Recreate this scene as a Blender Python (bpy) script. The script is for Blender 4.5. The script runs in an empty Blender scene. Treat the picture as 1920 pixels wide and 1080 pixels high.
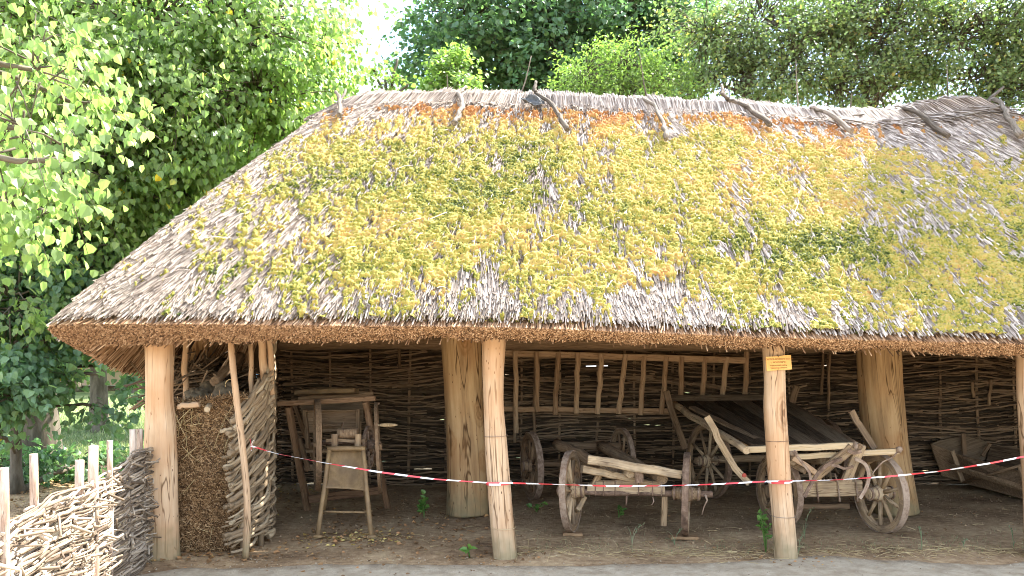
import bpy, math, random
import numpy as np
R = np.random.default_rng(7)
random.seed(7)
rad = math.radians
# ------------------------------------------------------------------ camera, sky, sun, exposure
scene = bpy.context.scene
F = 1400.0; CX = 960.0; HY = 690.0; EYE = 1.6
cam_d = bpy.data.cameras.new("camera"); cam = bpy.data.objects.new("camera", cam_d)
scene.collection.objects.link(cam); scene.camera = cam
cam.location = (0, 0, EYE); cam.rotation_euler = (rad(90), 0, 0)
cam_d.sensor_width = 36; cam_d.lens = F/1920*36; cam_d.shift_y = (HY-540)/1920
cam_d.clip_start = 0.05; cam_d.clip_end = 2000
scene.view_settings.view_transform = 'Standard'; scene.view_settings.look = 'None'
scene.view_settings.exposure = 2.8; scene.view_settings.gamma = 1
SUN = np.array([0.50, 0.40, 1.0]); SUN /= np.linalg.norm(SUN)
SUN_EL = math.asin(SUN[2]); SUN_AZ = math.atan2(SUN[0], SUN[1])
world = bpy.data.worlds.new("World"); scene.world = world; world.use_nodes = True
wn = world.node_tree.nodes; wl = world.node_tree.links
bg = wn["Background"]; bg.inputs[1].default_value = 0.15
sky = wn.new("ShaderNodeTexSky"); sky.sky_type = 'NISHITA'; sky.sun_disc = False
sky.sun_elevation = SUN_EL; sky.sun_rotation = SUN_AZ; sky.dust_density = 1.0; sky.air_density = 1.0
tc = wn.new("ShaderNodeTexCoord"); mp = wn.new("ShaderNodeMapping"); mp.inputs['Scale'].default_value = (1, 1, 1.7)
mp.inputs['Location'].default_value = (0.35, 0.1, 0.12)
nz = wn.new("ShaderNodeTexNoise"); nz.inputs['Scale'].default_value = 3.2; nz.inputs['Detail'].default_value = 8; nz.inputs['Roughness'].default_value = 0.55
cr = wn.new("ShaderNodeValToRGB"); cr.color_ramp.elements[0].position = 0.44; cr.color_ramp.elements[1].position = 0.58
mx = wn.new("ShaderNodeMixRGB"); mx.inputs[2].default_value = (3.2, 3.25, 3.3, 1)
wl.new(tc.outputs['Generated'], mp.inputs[0]); wl.new(mp.outputs[0], nz.inputs[0]); wl.new(nz.outputs[0], cr.inputs[0])
wl.new(cr.outputs[0], mx.inputs[0]); wl.new(sky.outputs[0], mx.inputs[1]); wl.new(mx.outputs[0], bg.inputs[0])
sun_d = bpy.data.lights.new("sun", 'SUN'); sun_d.energy = 3.9; sun_d.angle = rad(0.5); sun_d.color = (1.0, 0.94, 0.84)
sun = bpy.data.objects.new("sun", sun_d); scene.collection.objects.link(sun)
from mathutils import Vector
sun.rotation_euler = Vector(SUN).to_track_quat('Z', 'Y').to_euler(); sun.location = (10, 10, 20)
cy = scene.cycles
cy.max_bounces = 7; cy.diffuse_bounces = 4; cy.transmission_bounces = 4; cy.transparent_max_bounces = 4
cy.caustics_reflective = False; cy.caustics_refractive = False; cy.use_denoising = True; cy.filter_width = 1.0

# ------------------------------------------------------------------ helpers
def W(px, py, Y):
    "point of the place seen at photo pixel px, py when it stands Y metres away"
    return np.array([(px-CX)/F*Y, Y, EYE-(py-HY)/F*Y])

def _h(ix, iy, iz, seed):
    n = (ix.astype(np.int64)*73856093) ^ (iy.astype(np.int64)*19349663) ^ (iz.astype(np.int64)*83492791) ^ (seed*2654435761)
    n = (n ^ (n >> 13)) * 1274126177 & 0x7fffffff
    n = (n ^ (n >> 16)) & 0xffff
    return n/65535.0

def vnoise(x, y, z=None, seed=0):
    if z is None: z = np.zeros_like(x)
    x, y, z = np.broadcast_arrays(x, y, z)
    ix, iy, iz = np.floor(x), np.floor(y), np.floor(z)
    fx, fy, fz = x-ix, y-iy, z-iz
    fx = fx*fx*(3-2*fx); fy = fy*fy*(3-2*fy); fz = fz*fz*(3-2*fz)
    r = 0
    for dx in (0, 1):
        for dy in (0, 1):
            for dz in (0, 1):
                w = (fx if dx else 1-fx)*(fy if dy else 1-fy)*(fz if dz else 1-fz)
                r = r + w*_h(ix+dx, iy+dy, iz+dz, seed)
    return r

def fbm(x, y, z=None, o=4, seed=0):
    r = 0; a = 0.5; t = 0
    if z is None: z = np.zeros_like(np.asarray(x, float))
    for i in range(o):
        f = 2.03**i
        r = r + a*vnoise(x*f, y*f, z*f, seed+i); t += a; a *= 0.5
    return r/t

def nrm(v):
    return v/np.maximum(np.linalg.norm(v, axis=-1, keepdims=True), 1e-9)

class G:
    "collects shapes that become one mesh"
    def __init__(s):
        s.v = []; s.f = []; s.g = []; s.a = []; s.n = 0
    def add(s, V, Fs, gc=None, var=None, smooth=True):
        V = np.asarray(V, float).reshape(-1, 3)
        if gc is None: gc = V
        gc = np.asarray(gc, float).reshape(-1, 3)
        if var is None: var = np.full(len(V), R.random())
        var = np.broadcast_to(np.asarray(var, float), (len(V),))
        s.v.append(V); s.g.append(gc); s.a.append(var)
        for f in Fs:
            sm = smooth
            if isinstance(f, tuple): f, sm = f
            f = np.asarray(f)
            if len(f): s.f.append((f+s.n, sm))
        s.n += len(V)
    def sweep(s, pts, r, m=6, cross=None, caps=True, smooth=True, var=None, ref=None, closed=False, roll=None):
        pts = np.asarray(pts, float)
        if pts.ndim == 2: pts = pts[None]
        n, k, _ = pts.shape
        if closed:
            t = nrm(np.roll(pts, -1, 1)-np.roll(pts, 1, 1))
        else:
            t = nrm(np.gradient(pts, axis=1))
        if ref is None:
            d = nrm(pts[:, -1:]-pts[:, :1])
            refv = np.where(np.abs(d[..., 2:3]) > 0.8, np.array([0., 1., 0.]), np.array([0., 0., 1.]))
        else: refv = np.asarray(ref, float)
        side = nrm(np.cross(t, np.broadcast_to(refv, t.shape))); up = np.cross(side, t)
        if cross is None:
            an = np.arange(m)/m*2*math.pi; cross = np.stack([np.cos(an), np.sin(an)], 1)
        else:
            cross = np.asarray(cross, float); m = len(cross)
        r = np.asarray(r, float)
        if r.ndim == 0: r = np.full((n, k), float(r))
        elif r.ndim == 1 and r.shape[0] == k: r = np.broadcast_to(r, (n, k))
        elif r.ndim == 1: r = np.broadcast_to(r[:, None], (n, k))
        if r.ndim == 2: r = r[..., None, None]
        c = cross[None, None]*r                       # n,k,m,2
        if roll is not None:
            ca, sa = np.cos(roll), np.sin(roll)
            ca = np.broadcast_to(ca, (n, k))[..., None]; sa = np.broadcast_to(sa, (n, k))[..., None]
            c = np.stack([c[..., 0]*ca-c[..., 1]*sa, c[..., 0]*sa+c[..., 1]*ca], -1)
        c = np.broadcast_to(c, (n, k, m, 2))
        V = pts[:, :, None]+c[..., :1]*side[:, :, None]+c[..., 1:]*up[:, :, None]
        L = np.concatenate([np.zeros((n, 1)), np.cumsum(np.linalg.norm(np.diff(pts, axis=1), axis=-1), 1)], 1)
        gc = np.concatenate([c, np.broadcast_to(L[..., None, None], (n, k, m, 1))], -1)+R.random((n, 1, 1, 3))*20
        base = (np.arange(n)*k*m)[:, None, None]
        kk = np.arange(k if closed else k-1)[None, :, None]; mm = np.arange(m)[None, None]
        k2 = (kk+1) % k; m2 = (mm+1) % m
        q = np.stack(np.broadcast_arrays(base+kk*m+mm, base+kk*m+m2, base+k2*m+m2, base+k2*m+mm), -1).reshape(-1, 4)
        fs = [q]
        if caps and not closed:
            b = (np.arange(n)*k*m)[:, None]
            fs.append((b+np.arange(m)[None, ::-1], False)); fs.append((b+(k-1)*m+np.arange(m)[None], False))
        if var is None: var = R.random(n)
        var = np.broadcast_to(np.broadcast_to(np.asarray(var, float), (n,))[:, None], (n, k*m)).reshape(-1)
        s.add(V, fs, gc, var, smooth)
    def beam(s, a, b, w, h, seg=6, wob=0.003, ch=0.14, ref=None, taper=1.0, bow=0.0, roll=0.0, w2=None):
        a = np.asarray(a, float); b = np.asarray(b, float)
        t = np.linspace(0, 1, seg+1)[:, None]
        p = a*(1-t)+b*t
        p[1:-1] += R.normal(0, wob, (seg-1, 3))
        p[:, 2] += bow*np.sin(math.pi*t[:, 0])
        c = min(w, h)*ch
        x, y = w/2, h/2
        cross = np.array([[-x+c, -y], [x-c, -y], [x, -y+c], [x, y-c], [x-c, y], [-x+c, y], [-x, y-c], [-x, -y+c]])
        k = seg+1
        sc = (1+(taper-1)*t[:, 0])[None, :]*(1+R.normal(0, 0.02, (1, k)))
        s.sweep(p, sc, cross=cross, smooth=False, ref=ref, roll=roll)
    def pole(s, a, b, r, r2=None, seg=8, m=10, wob=0.006, bow=None, lump=0.06, var=None):
        a = np.asarray(a, float); b = np.asarray(b, float)
        r2 = r if r2 is None else r2
        t = np.linspace(0, 1, seg+1)
        p = a*(1-t[:, None])+b*t[:, None]
        if bow is not None: p = p+np.asarray(bow)*np.sin(math.pi*t)[:, None]
        p[1:-1] += R.normal(0, wob, (seg-1, 3))
        an = np.arange(m)/m*2*math.pi
        rr = (r+(r2-r)*t)[:, None]*(1+R.normal(0, lump, (seg+1, m))*0.6+R.normal(0, lump, (seg+1, 1))*0.5)
        cross = np.stack([np.cos(an), np.sin(an)], 1)
        s.sweep(p, rr[None, :, :, None], cross=cross, var=var)
    def lathe(s, c, ax, prof, m=20, smooth=True):
        c = np.asarray(c, float); ax = nrm(np.asarray(ax, float))
        prof = np.asarray(prof, float)
        p = c+ax*prof[:, :1]
        t0 = np.array([0, 0, 1.]) if abs(ax[2]) < 0.8 else np.array([0, 1., 0])
        sd = nrm(np.cross(ax, t0)); up = np.cross(sd, ax)
        an = np.arange(m)/m*2*math.pi
        V = p[:, None]+prof[:, 1][:, None, None]*(np.cos(an)[None, :, None]*sd+np.sin(an)[None, :, None]*up)
        k = len(prof)
        kk = np.arange(k-1)[:, None]; mm = np.arange(m)[None]
        q = np.stack(np.broadcast_arrays(kk*m+mm, kk*m+(mm+1) % m, (kk+1)*m+(mm+1) % m, (kk+1)*m+mm), -1).reshape(-1, 4)
        gc = np.concatenate([V-c], -1)+R.random(3)*9
        s.add(V, [q, (np.arange(m)[None, ::-1], False), ((k-1)*m+np.arange(m)[None], False)], gc, None, smooth)
    def grid(s, P, var=None, smooth=True, mask=None, gc=None):
        a, b = P.shape[:2]
        i = np.arange(a-1)[:, None]; j = np.arange(b-1)[None]
        q = np.stack([i*b+j, i*b+j+1, (i+1)*b+j+1, (i+1)*b+j], -1).reshape(-1, 4)
        if mask is not None: q = q[mask.reshape(-1)]
        s.add(P.reshape(-1, 3), [q], gc, None if var is None else var.reshape(-1), smooth)
    def build(s, name, mat, parent=None, origin=None):
        V = np.concatenate(s.v); GC = np.concatenate(s.g); A = np.concatenate(s.a)
        par = np.zeros(3)
        p = parent
        while p is not None: par = par+np.array(p.location); p = p.parent
        if parent is None:
            o = np.array([V[:, 0].mean(), V[:, 1].mean(), V[:, 2].min()]) if origin is None else np.asarray(origin, float)
        else: o = par
        me = bpy.data.meshes.new(name)
        me.vertices.add(len(V)); me.vertices.foreach_set('co', (V-o).astype(np.float32).ravel())
        li = np.concatenate([f.ravel() for f, _ in s.f])
        tot = np.concatenate([np.full(len(f), f.shape[1]) for f, _ in s.f])
        sm = np.concatenate([np.full(len(f), b) for f, b in s.f])
        st = np.concatenate([[0], np.cumsum(tot)[:-1]])
        me.loops.add(len(li)); me.loops.foreach_set('vertex_index', li.astype(np.int32))
        me.polygons.add(len(tot)); me.polygons.foreach_set('loop_start', st.astype(np.int32))
        me.polygons.foreach_set('use_smooth', sm.astype(bool))
        me.update(calc_edges=True)
        me.attributes.new('gc', 'FLOAT_VECTOR', 'POINT').data.foreach_set('vector', GC.astype(np.float32).ravel())
        me.attributes.new('var', 'FLOAT', 'POINT').data.foreach_set('value', A.astype(np.float32))
        me.materials.append(mat)
        ob = bpy.data.objects.new(name, me); scene.collection.objects.link(ob)
        if parent is None: ob.location = o
        else: ob.parent = parent
        return ob

def thing(name, label, cat, loc, group=None):
    o = bpy.data.objects.new(name, None); scene.collection.objects.link(o)
    o.location = tuple(float(q) for q in loc); o.empty_display_size = 0.2
    return tag(o, label, cat, group)
def tag(o, label=None, cat=None, group=None, kind=None):
    if label: o['label'] = label
    if cat: o['category'] = cat
    if group: o['group'] = group
    if kind: o['kind'] = kind
    return o

# ------------------------------------------------------------------ materials
def newmat(name):
    m = bpy.data.materials.new(name); m.use_nodes = True
    return m, m.node_tree.nodes, m.node_tree.links
def ramp(n, stops):
    r = n.new("ShaderNodeValToRGB"); e = r.color_ramp.elements
    while len(e) < len(stops): e.new(0.5)
    for q, (p, c) in zip(e, stops): q.position = p; q.color = (*c, 1)
    return r
def attr(n, name):
    a = n.new("ShaderNodeAttribute"); a.attribute_name = name; return a
def grainy(name, stops, var_amt=0.35, scale=(40, 40, 3), rough=0.8, bump=0.25, detail=5, fine=0.0, cracks=0.0, spec=0.25, metal=0.0, tint=None, spots=False):
    "streaky material along each piece's own length, each piece a little different"
    m, n, l = newmat(name); b = n["Principled BSDF"]
    g = attr(n, 'gc'); v = attr(n, 'var')
    mp = n.new("ShaderNodeMapping"); mp.inputs['Scale'].default_value = scale
    nz = n.new("ShaderNodeTexNoise"); nz.inputs['Detail'].default_value = detail; nz.inputs['Scale'].default_value = 1; nz.inputs['Roughness'].default_value = 0.65
    l.new(g.outputs['Vector'], mp.inputs[0]); l.new(mp.outputs[0], nz.inputs[0])
    r = ramp(n, stops); 
    ma = n.new("ShaderNodeMath"); ma.operation = 'MULTIPLY_ADD'; ma.inputs[1].default_value = var_amt
    sub = n.new("ShaderNodeMath"); sub.operation = 'SUBTRACT'; sub.inputs[1].default_value = var_amt/2
    l.new(v.outputs['Fac'], ma.inputs[0]); l.new(nz.outputs[0], ma.inputs[2]); l.new(ma.outputs[0], sub.inputs[0]); l.new(sub.outputs[0], r.inputs[0])
    col = r.outputs[0]; hgt = nz.outputs[0]
    if cracks:
        m2 = n.new("ShaderNodeMapping"); m2.inputs['Scale'].default_value = (scale[0]*0.5, scale[1]*0.5, scale[2]*0.35)
        vo = n.new("ShaderNodeTexNoise"); vo.inputs['Detail'].default_value = 3; vo.inputs['Scale'].default_value = 1
        vo.inputs['Distortion'].default_value = 0.6
        l.new(g.outputs['Vector'], m2.inputs[0]); l.new(m2.outputs[0], vo.inputs[0])
        rr = ramp(n, [(0.0, (1, 1, 1)), (0.485, (1, 1, 1)), (0.497, (0.2, 0.15, 0.1)), (0.503, (0.2, 0.15, 0.1)), (0.515, (1, 1, 1))])
        l.new(vo.outputs[0], rr.inputs[0])
        mm = n.new("ShaderNodeMixRGB"); mm.blend_type = 'MULTIPLY'; mm.inputs[0].default_value = cracks
        l.new(col, mm.inputs[1]); l.new(rr.outputs[0], mm.inputs[2]); col = mm.outputs[0]
        ad = n.new("ShaderNodeMixRGB"); ad.blend_type = 'MULTIPLY'; ad.inputs[0].default_value = cracks
        l.new(hgt, ad.inputs[1]); l.new(rr.outputs[0], ad.inputs[2]); hgt = ad.outputs[0]
    if spots:
        ms = n.new("ShaderNodeMapping"); ms.inputs['Scale'].default_value = (38, 38, 13)
        vs = n.new("ShaderNodeTexVoronoi"); vs.inputs['Scale'].default_value = 1; vs.inputs['Randomness'].default_value = 1
        l.new(g.outputs['Vector'], ms.inputs[0]); l.new(ms.outputs[0], vs.inputs[0])
        cut = ramp(n, [(0.0, (0.12, 0.07, 0.04)), (0.13, (0.12, 0.07, 0.04)), (0.17, (1, 1, 1))]); l.new(vs.outputs['Distance'], cut.inputs[0])
        km = n.new("ShaderNodeTexNoise"); km.inputs['Scale'].default_value = 5; l.new(g.outputs['Vector'], km.inputs[0]); kr = ramp(n, [(0.52, (0, 0, 0)), (0.6, (1, 1, 1))]); l.new(km.outputs[0], kr.inputs[0])
        mm = n.new("ShaderNodeMixRGB"); mm.blend_type = 'MULTIPLY'; l.new(kr.outputs[0], mm.inputs[0]); l.new(col, mm.inputs[1]); l.new(cut.outputs[0], mm.inputs[2]); col = mm.outputs[0]
        # knots with rings round them
        mk = n.new("ShaderNodeMapping"); mk.inputs['Scale'].default_value = (3.0, 3.0, 1.5); vk = n.new("ShaderNodeTexVoronoi"); vk.inputs['Scale'].default_value = 1
        dn = n.new("ShaderNodeTexNoise"); dn.inputs['Scale'].default_value = 14; l.new(g.outputs['Vector'], dn.inputs[0]); ds = n.new("ShaderNodeMath"); ds.operation = 'MULTIPLY_ADD'; ds.inputs[1].default_value = 0.14
        l.new(g.outputs['Vector'], mk.inputs[0]); l.new(mk.outputs[0], vk.inputs[0]); l.new(dn.outputs[0], ds.inputs[0]); l.new(vk.outputs['Distance'], ds.inputs[2])
        kk = ramp(n, [(0.0, (0.22, 0.13, 0.08)), (0.13, (0.35, 0.22, 0.14)), (0.16, (0.9, 0.82, 0.75)), (0.20, (0.55, 0.42, 0.32)), (0.235, (0.95, 0.9, 0.85)), (0.28, (0.72, 0.62, 0.52)), (0.33, (1, 1, 1))]); l.new(ds.outputs[0], kk.inputs[0])
        m3 = n.new("ShaderNodeMixRGB"); m3.blend_type = 'MULTIPLY'; m3.inputs[0].default_value = 0.8; l.new(col, m3.inputs[1]); l.new(kk.outputs[0], m3.inputs[2]); col = m3.outputs[0]
    if tint:
        # large blotches of another tone
        tn = n.new("ShaderNodeTexNoise"); tn.inputs['Scale'].default_value = tint[1]; tn.inputs['Detail'].default_value = 3
        l.new(g.outputs['Vector'], tn.inputs[0]); tr = ramp(n, [(0.45, (0, 0, 0)), (0.65, (1, 1, 1))]); l.new(tn.outputs[0], tr.inputs[0])
        tm = n.new("ShaderNodeMixRGB"); tm.inputs[2].default_value = (*tint[0], 1); l.new(tr.outputs[0], tm.inputs[0])
        mu = n.new("ShaderNodeMath"); mu.operation = 'MULTIPLY'; mu.inputs[1].default_value = tint[2]; l.new(tr.outputs[0], mu.inputs[0]); l.new(mu.outputs[0], tm.inputs[0])
        l.new(col, tm.inputs[1]); col = tm.outputs[0]
    if spots:
        ge = n.new("ShaderNodeNewGeometry"); sz = n.new("ShaderNodeSeparateXYZ"); l.new(ge.outputs['Position'], sz.inputs[0])
        zn = n.new("ShaderNodeTexNoise"); zn.inputs['Scale'].default_value = 9; l.new(ge.outputs['Position'], zn.inputs[0])
        za = n.new("ShaderNodeMath"); za.operation = 'MULTIPLY_ADD'; za.inputs[1].default_value = 0.55; l.new(zn.outputs[0], za.inputs[0]); l.new(sz.outputs[2], za.inputs[2])
        zr = ramp(n, [(0.22, (0.85, 0.85, 0.85)), (0.62, (0, 0, 0))]); l.new(za.outputs[0], zr.inputs[0])
        zm = n.new("ShaderNodeMixRGB"); zm.inputs[2].default_value = (0.20, 0.175, 0.095, 1); l.new(zr.outputs[0], zm.inputs[0]); l.new(col, zm.inputs[1]); col = zm.outputs[0]
    l.new(col, b.inputs['Base Color'])
    bp = n.new("ShaderNodeBump"); bp.inputs['Strength'].default_value = bump; bp.inputs['Distance'].default_value = 0.01
    l.new(hgt, bp.inputs['Height']); l.new(bp.outputs[0], b.inputs['Normal'])
    b.inputs['Roughness'].default_value = rough; b.inputs['Specular IOR Level'].default_value = spec; b.inputs['Metallic'].default_value = metal
    return m
def leafmat(name, stops, trans=0.45, rough=0.4, spec=0.5):
    m, n, l = newmat(name); b = n["Principled BSDF"]; out = n["Material Output"]
    v = attr(n, 'var'); r = ramp(n, stops); r.color_ramp.interpolation = 'LINEAR'; l.new(v.outputs['Fac'], r.inputs[0])
    l.new(r.outputs[0], b.inputs['Base Color']); b.inputs['Roughness'].default_value = rough; b.inputs['Specular IOR Level'].default_value = spec
    t = n.new("ShaderNodeBsdfTranslucent")
    hs = n.new("ShaderNodeMixRGB"); hs.blend_type = 'MULTIPLY'; hs.inputs[0].default_value = 1; hs.inputs[2].default_value = (1.35, 1.65, 0.75, 1)
    l.new(r.outputs[0], hs.inputs[1]); l.new(hs.outputs[0], t.inputs[0])
    ms = n.new("ShaderNodeMixShader"); ms.inputs[0].default_value = trans
    l.new(b.outputs[0], ms.inputs[1]); l.new(t.outputs[0], ms.inputs[2]); l.new(ms.outputs[0], out.inputs[0])
    return m
M = {}
M['pale_wood'] = grainy('debarked_wood', [(0.25, (0.30, 0.185, 0.105)), (0.5, (0.50, 0.345, 0.215)), (0.75, (0.60, 0.45, 0.31))], 0.2, (22, 22, 1.6), 0.75, 0.4, cracks=0.85, tint=((0.44, 0.24, 0.115), 2.2, 0.55), spots=True)
M['post_wood'] = grainy('trunk_wood', [(0.25, (0.18, 0.105, 0.05)), (0.5, (0.38, 0.245, 0.12)), (0.75, (0.52, 0.36, 0.19))], 0.2, (14, 14, 1.2), 0.8, 0.7, cracks=1.0, tint=((0.36, 0.18, 0.07), 2.0, 0.5), spots=True)
M['old_wood'] = grainy('weathered_wood', [(0.2, (0.10, 0.065, 0.038)), (0.5, (0.23, 0.15, 0.088)), (0.8, (0.38, 0.265, 0.16))], 0.35, (60, 60, 4), 0.85, 0.35, cracks=0.5)
M['cart_wood'] = grainy('cart_wood', [(0.2, (0.19, 0.12, 0.065)), (0.5, (0.38, 0.265, 0.155)), (0.8, (0.54, 0.41, 0.26))], 0.45, (60, 60, 4), 0.8, 0.45, cracks=0.8, tint=((0.15, 0.11, 0.08), 4, 0.6))
M['fresh_wood'] = grainy('fresh_sawn_wood', [(0.2, (0.34, 0.23, 0.12)), (0.5, (0.52, 0.39, 0.23)), (0.8, (0.64, 0.52, 0.36))], 0.25, (50, 50, 3), 0.75, 0.25, cracks=0.4)
M['dark_board'] = grainy('dark_weathered_board', [(0.2, (0.05, 0.034, 0.022)), (0.5, (0.13, 0.094, 0.062)), (0.8, (0.22, 0.165, 0.11))], 0.6, (60, 60, 3), 0.95, 0.4, spec=0.05, cracks=0.6)
M['brown_wood'] = grainy('brown_machine_wood', [(0.2, (0.09, 0.048, 0.026)), (0.5, (0.20, 0.115, 0.062)), (0.8, (0.32, 0.205, 0.12))], 0.35, (50, 50, 4), 0.75, 0.35, cracks=0.7)
M['rack'] = grainy('rack_wood', [(0.2, (0.22, 0.13, 0.07)), (0.5, (0.40, 0.26, 0.15)), (0.8, (0.52, 0.36, 0.22))], 0.35, (50, 50, 4), 0.8, 0.35, cracks=0.6)
M['rust'] = grainy('rusty_iron', [(0.25, (0.09, 0.055, 0.038)), (0.5, (0.22, 0.145, 0.10)), (0.7, (0.36, 0.27, 0.20))], 0.3, (30, 30, 18), 0.8, 0.4, metal=0.0)
M['tan_paint'] = grainy('worn_tan_paint', [(0.2, (0.15, 0.095, 0.045)), (0.5, (0.25, 0.165, 0.08)), (0.8, (0.32, 0.22, 0.12))], 0.15, (25, 25, 12), 0.6, 0.12, tint=((0.12, 0.08, 0.05), 6, 0.5))
M['wand'] = grainy('dry_wattle_wand', [(0.15, (0.10, 0.07, 0.045)), (0.5, (0.22, 0.16, 0.10)), (0.85, (0.36, 0.28, 0.19))], 0.6, (90, 90, 9), 0.8, 0.3)
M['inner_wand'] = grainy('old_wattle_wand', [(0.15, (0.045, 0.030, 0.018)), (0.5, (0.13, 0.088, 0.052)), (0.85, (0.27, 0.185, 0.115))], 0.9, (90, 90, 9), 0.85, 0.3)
M['dark_wand'] = grainy('gap_shade_wand', [(0.15, (0.03, 0.02, 0.012)), (0.5, (0.06, 0.042, 0.026)), (0.85, (0.11, 0.08, 0.05))], 0.7, (90, 90, 9), 0.9, 0.3)  # near-black wand tone, paints the shade seen in the back wall's gaps
M['silver_wand'] = grainy('silvered_wattle_wand', [(0.1, (0.09, 0.065, 0.045)), (0.5, (0.23, 0.18, 0.13)), (0.85, (0.41, 0.345, 0.27))], 0.9, (90, 90, 8), 0.75, 0.3)
M['cut_wand'] = grainy('thick_wattle_wand', [(0.1, (0.14, 0.10, 0.06)), (0.5, (0.29, 0.21, 0.13)), (0.85, (0.45, 0.36, 0.24))], 0.6, (60, 60, 8), 0.8, 0.3)
M['reed'] = grainy('weathered_reed', [(0.05, (0.10, 0.075, 0.06)), (0.35, (0.21, 0.17, 0.14)), (0.65, (0.38, 0.33, 0.285)), (0.95, (0.57, 0.51, 0.45))], 0.8, (60, 60, 5), 0.6, 0.1, detail=2, spec=0.4)
M['eave_reed'] = grainy('cut_reed_end', [(0.1, (0.07, 0.035, 0.016)), (0.45, (0.25, 0.14, 0.072)), (0.75, (0.40, 0.25, 0.145)), (0.95, (0.54, 0.38, 0.24))], 0.9, (60, 60, 5), 0.8, 0.1, detail=2)
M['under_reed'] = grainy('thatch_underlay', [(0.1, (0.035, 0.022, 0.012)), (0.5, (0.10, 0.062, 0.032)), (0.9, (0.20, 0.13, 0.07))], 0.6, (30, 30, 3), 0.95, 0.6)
M['straw'] = grainy('chaffy_straw', [(0.1, (0.06, 0.03, 0.013)), (0.45, (0.21, 0.12, 0.055)), (0.75, (0.38, 0.235, 0.115)), (0.95, (0.54, 0.37, 0.20))], 0.9, (60, 60, 8), 0.85, 0.1, detail=2)
M['dry_grass'] = grainy('yellow_straw', [(0.1, (0.30, 0.22, 0.10)), (0.5, (0.45, 0.34, 0.17)), (0.9, (0.58, 0.46, 0.25))], 0.8, (60, 60, 5), 0.7, 0.1, detail=2)
M['stick'] = grainy('grey_stick', [(0.25, (0.05, 0.04, 0.03)), (0.5, (0.14, 0.115, 0.09)), (0.75, (0.28, 0.24, 0.20))], 0.3, (60, 60, 7), 0.85, 0.9, cracks=0.8)
M['bark'] = grainy('tree_bark', [(0.2, (0.035, 0.028, 0.02)), (0.5, (0.10, 0.085, 0.062)), (0.8, (0.20, 0.175, 0.135))], 0.1, (12, 12, 3), 0.9, 0.8)
M['linden'] = leafmat('linden_leaf', [(0.0, (0.12, 0.185, 0.08)), (0.5, (0.20, 0.28, 0.115)), (0.90, (0.31, 0.38, 0.18)), (0.945, (0.36, 0.40, 0.15)), (0.965, (0.60, 0.42, 0.04)), (1.0, (0.60, 0.36, 0.05))], 0.62)
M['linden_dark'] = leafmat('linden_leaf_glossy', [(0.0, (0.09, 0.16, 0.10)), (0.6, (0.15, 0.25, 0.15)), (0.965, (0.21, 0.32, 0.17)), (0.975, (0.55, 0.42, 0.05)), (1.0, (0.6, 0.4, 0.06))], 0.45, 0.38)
M['oak'] = leafmat('oak_leaf', [(0.0, (0.065, 0.13, 0.085)), (0.6, (0.12, 0.20, 0.12)), (1.0, (0.18, 0.27, 0.15))], 0.45, 0.4)
M['young'] = leafmat('young_tree_leaf', [(0.0, (0.12, 0.20, 0.055)), (0.6, (0.19, 0.28, 0.09)), (1.0, (0.30, 0.38, 0.15))], 0.4, 0.45)
M['apple'] = leafmat('orchard_leaf', [(0.0, (0.08, 0.13, 0.06)), (0.5, (0.15, 0.21, 0.10)), (0.85, (0.25, 0.31, 0.16)), (0.93, (0.45, 0.40, 0.12)), (1.0, (0.50, 0.30, 0.14))], 0.35, 0.42)
M['sprout'] = leafmat('sprout_leaf', [(0.0, (0.07, 0.16, 0.03)), (1.0, (0.16, 0.30, 0.06))], 0.3, 0.5)
M['litter'] = leafmat('fallen_leaf', [(0.0, (0.12, 0.065, 0.03)), (0.45, (0.26, 0.15, 0.07)), (0.7, (0.45, 0.24, 0.11)), (0.85, (0.55, 0.42, 0.12)), (1.0, (0.62, 0.50, 0.22))], 0.1, 0.7, 0.2)
M['grassm'] = leafmat('grass_blade', [(0.0, (0.11, 0.15, 0.075)), (0.6, (0.19, 0.24, 0.13)), (1.0, (0.36, 0.35, 0.22))], 0.3, 0.6, 0.3)
M['moss'] = None
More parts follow.
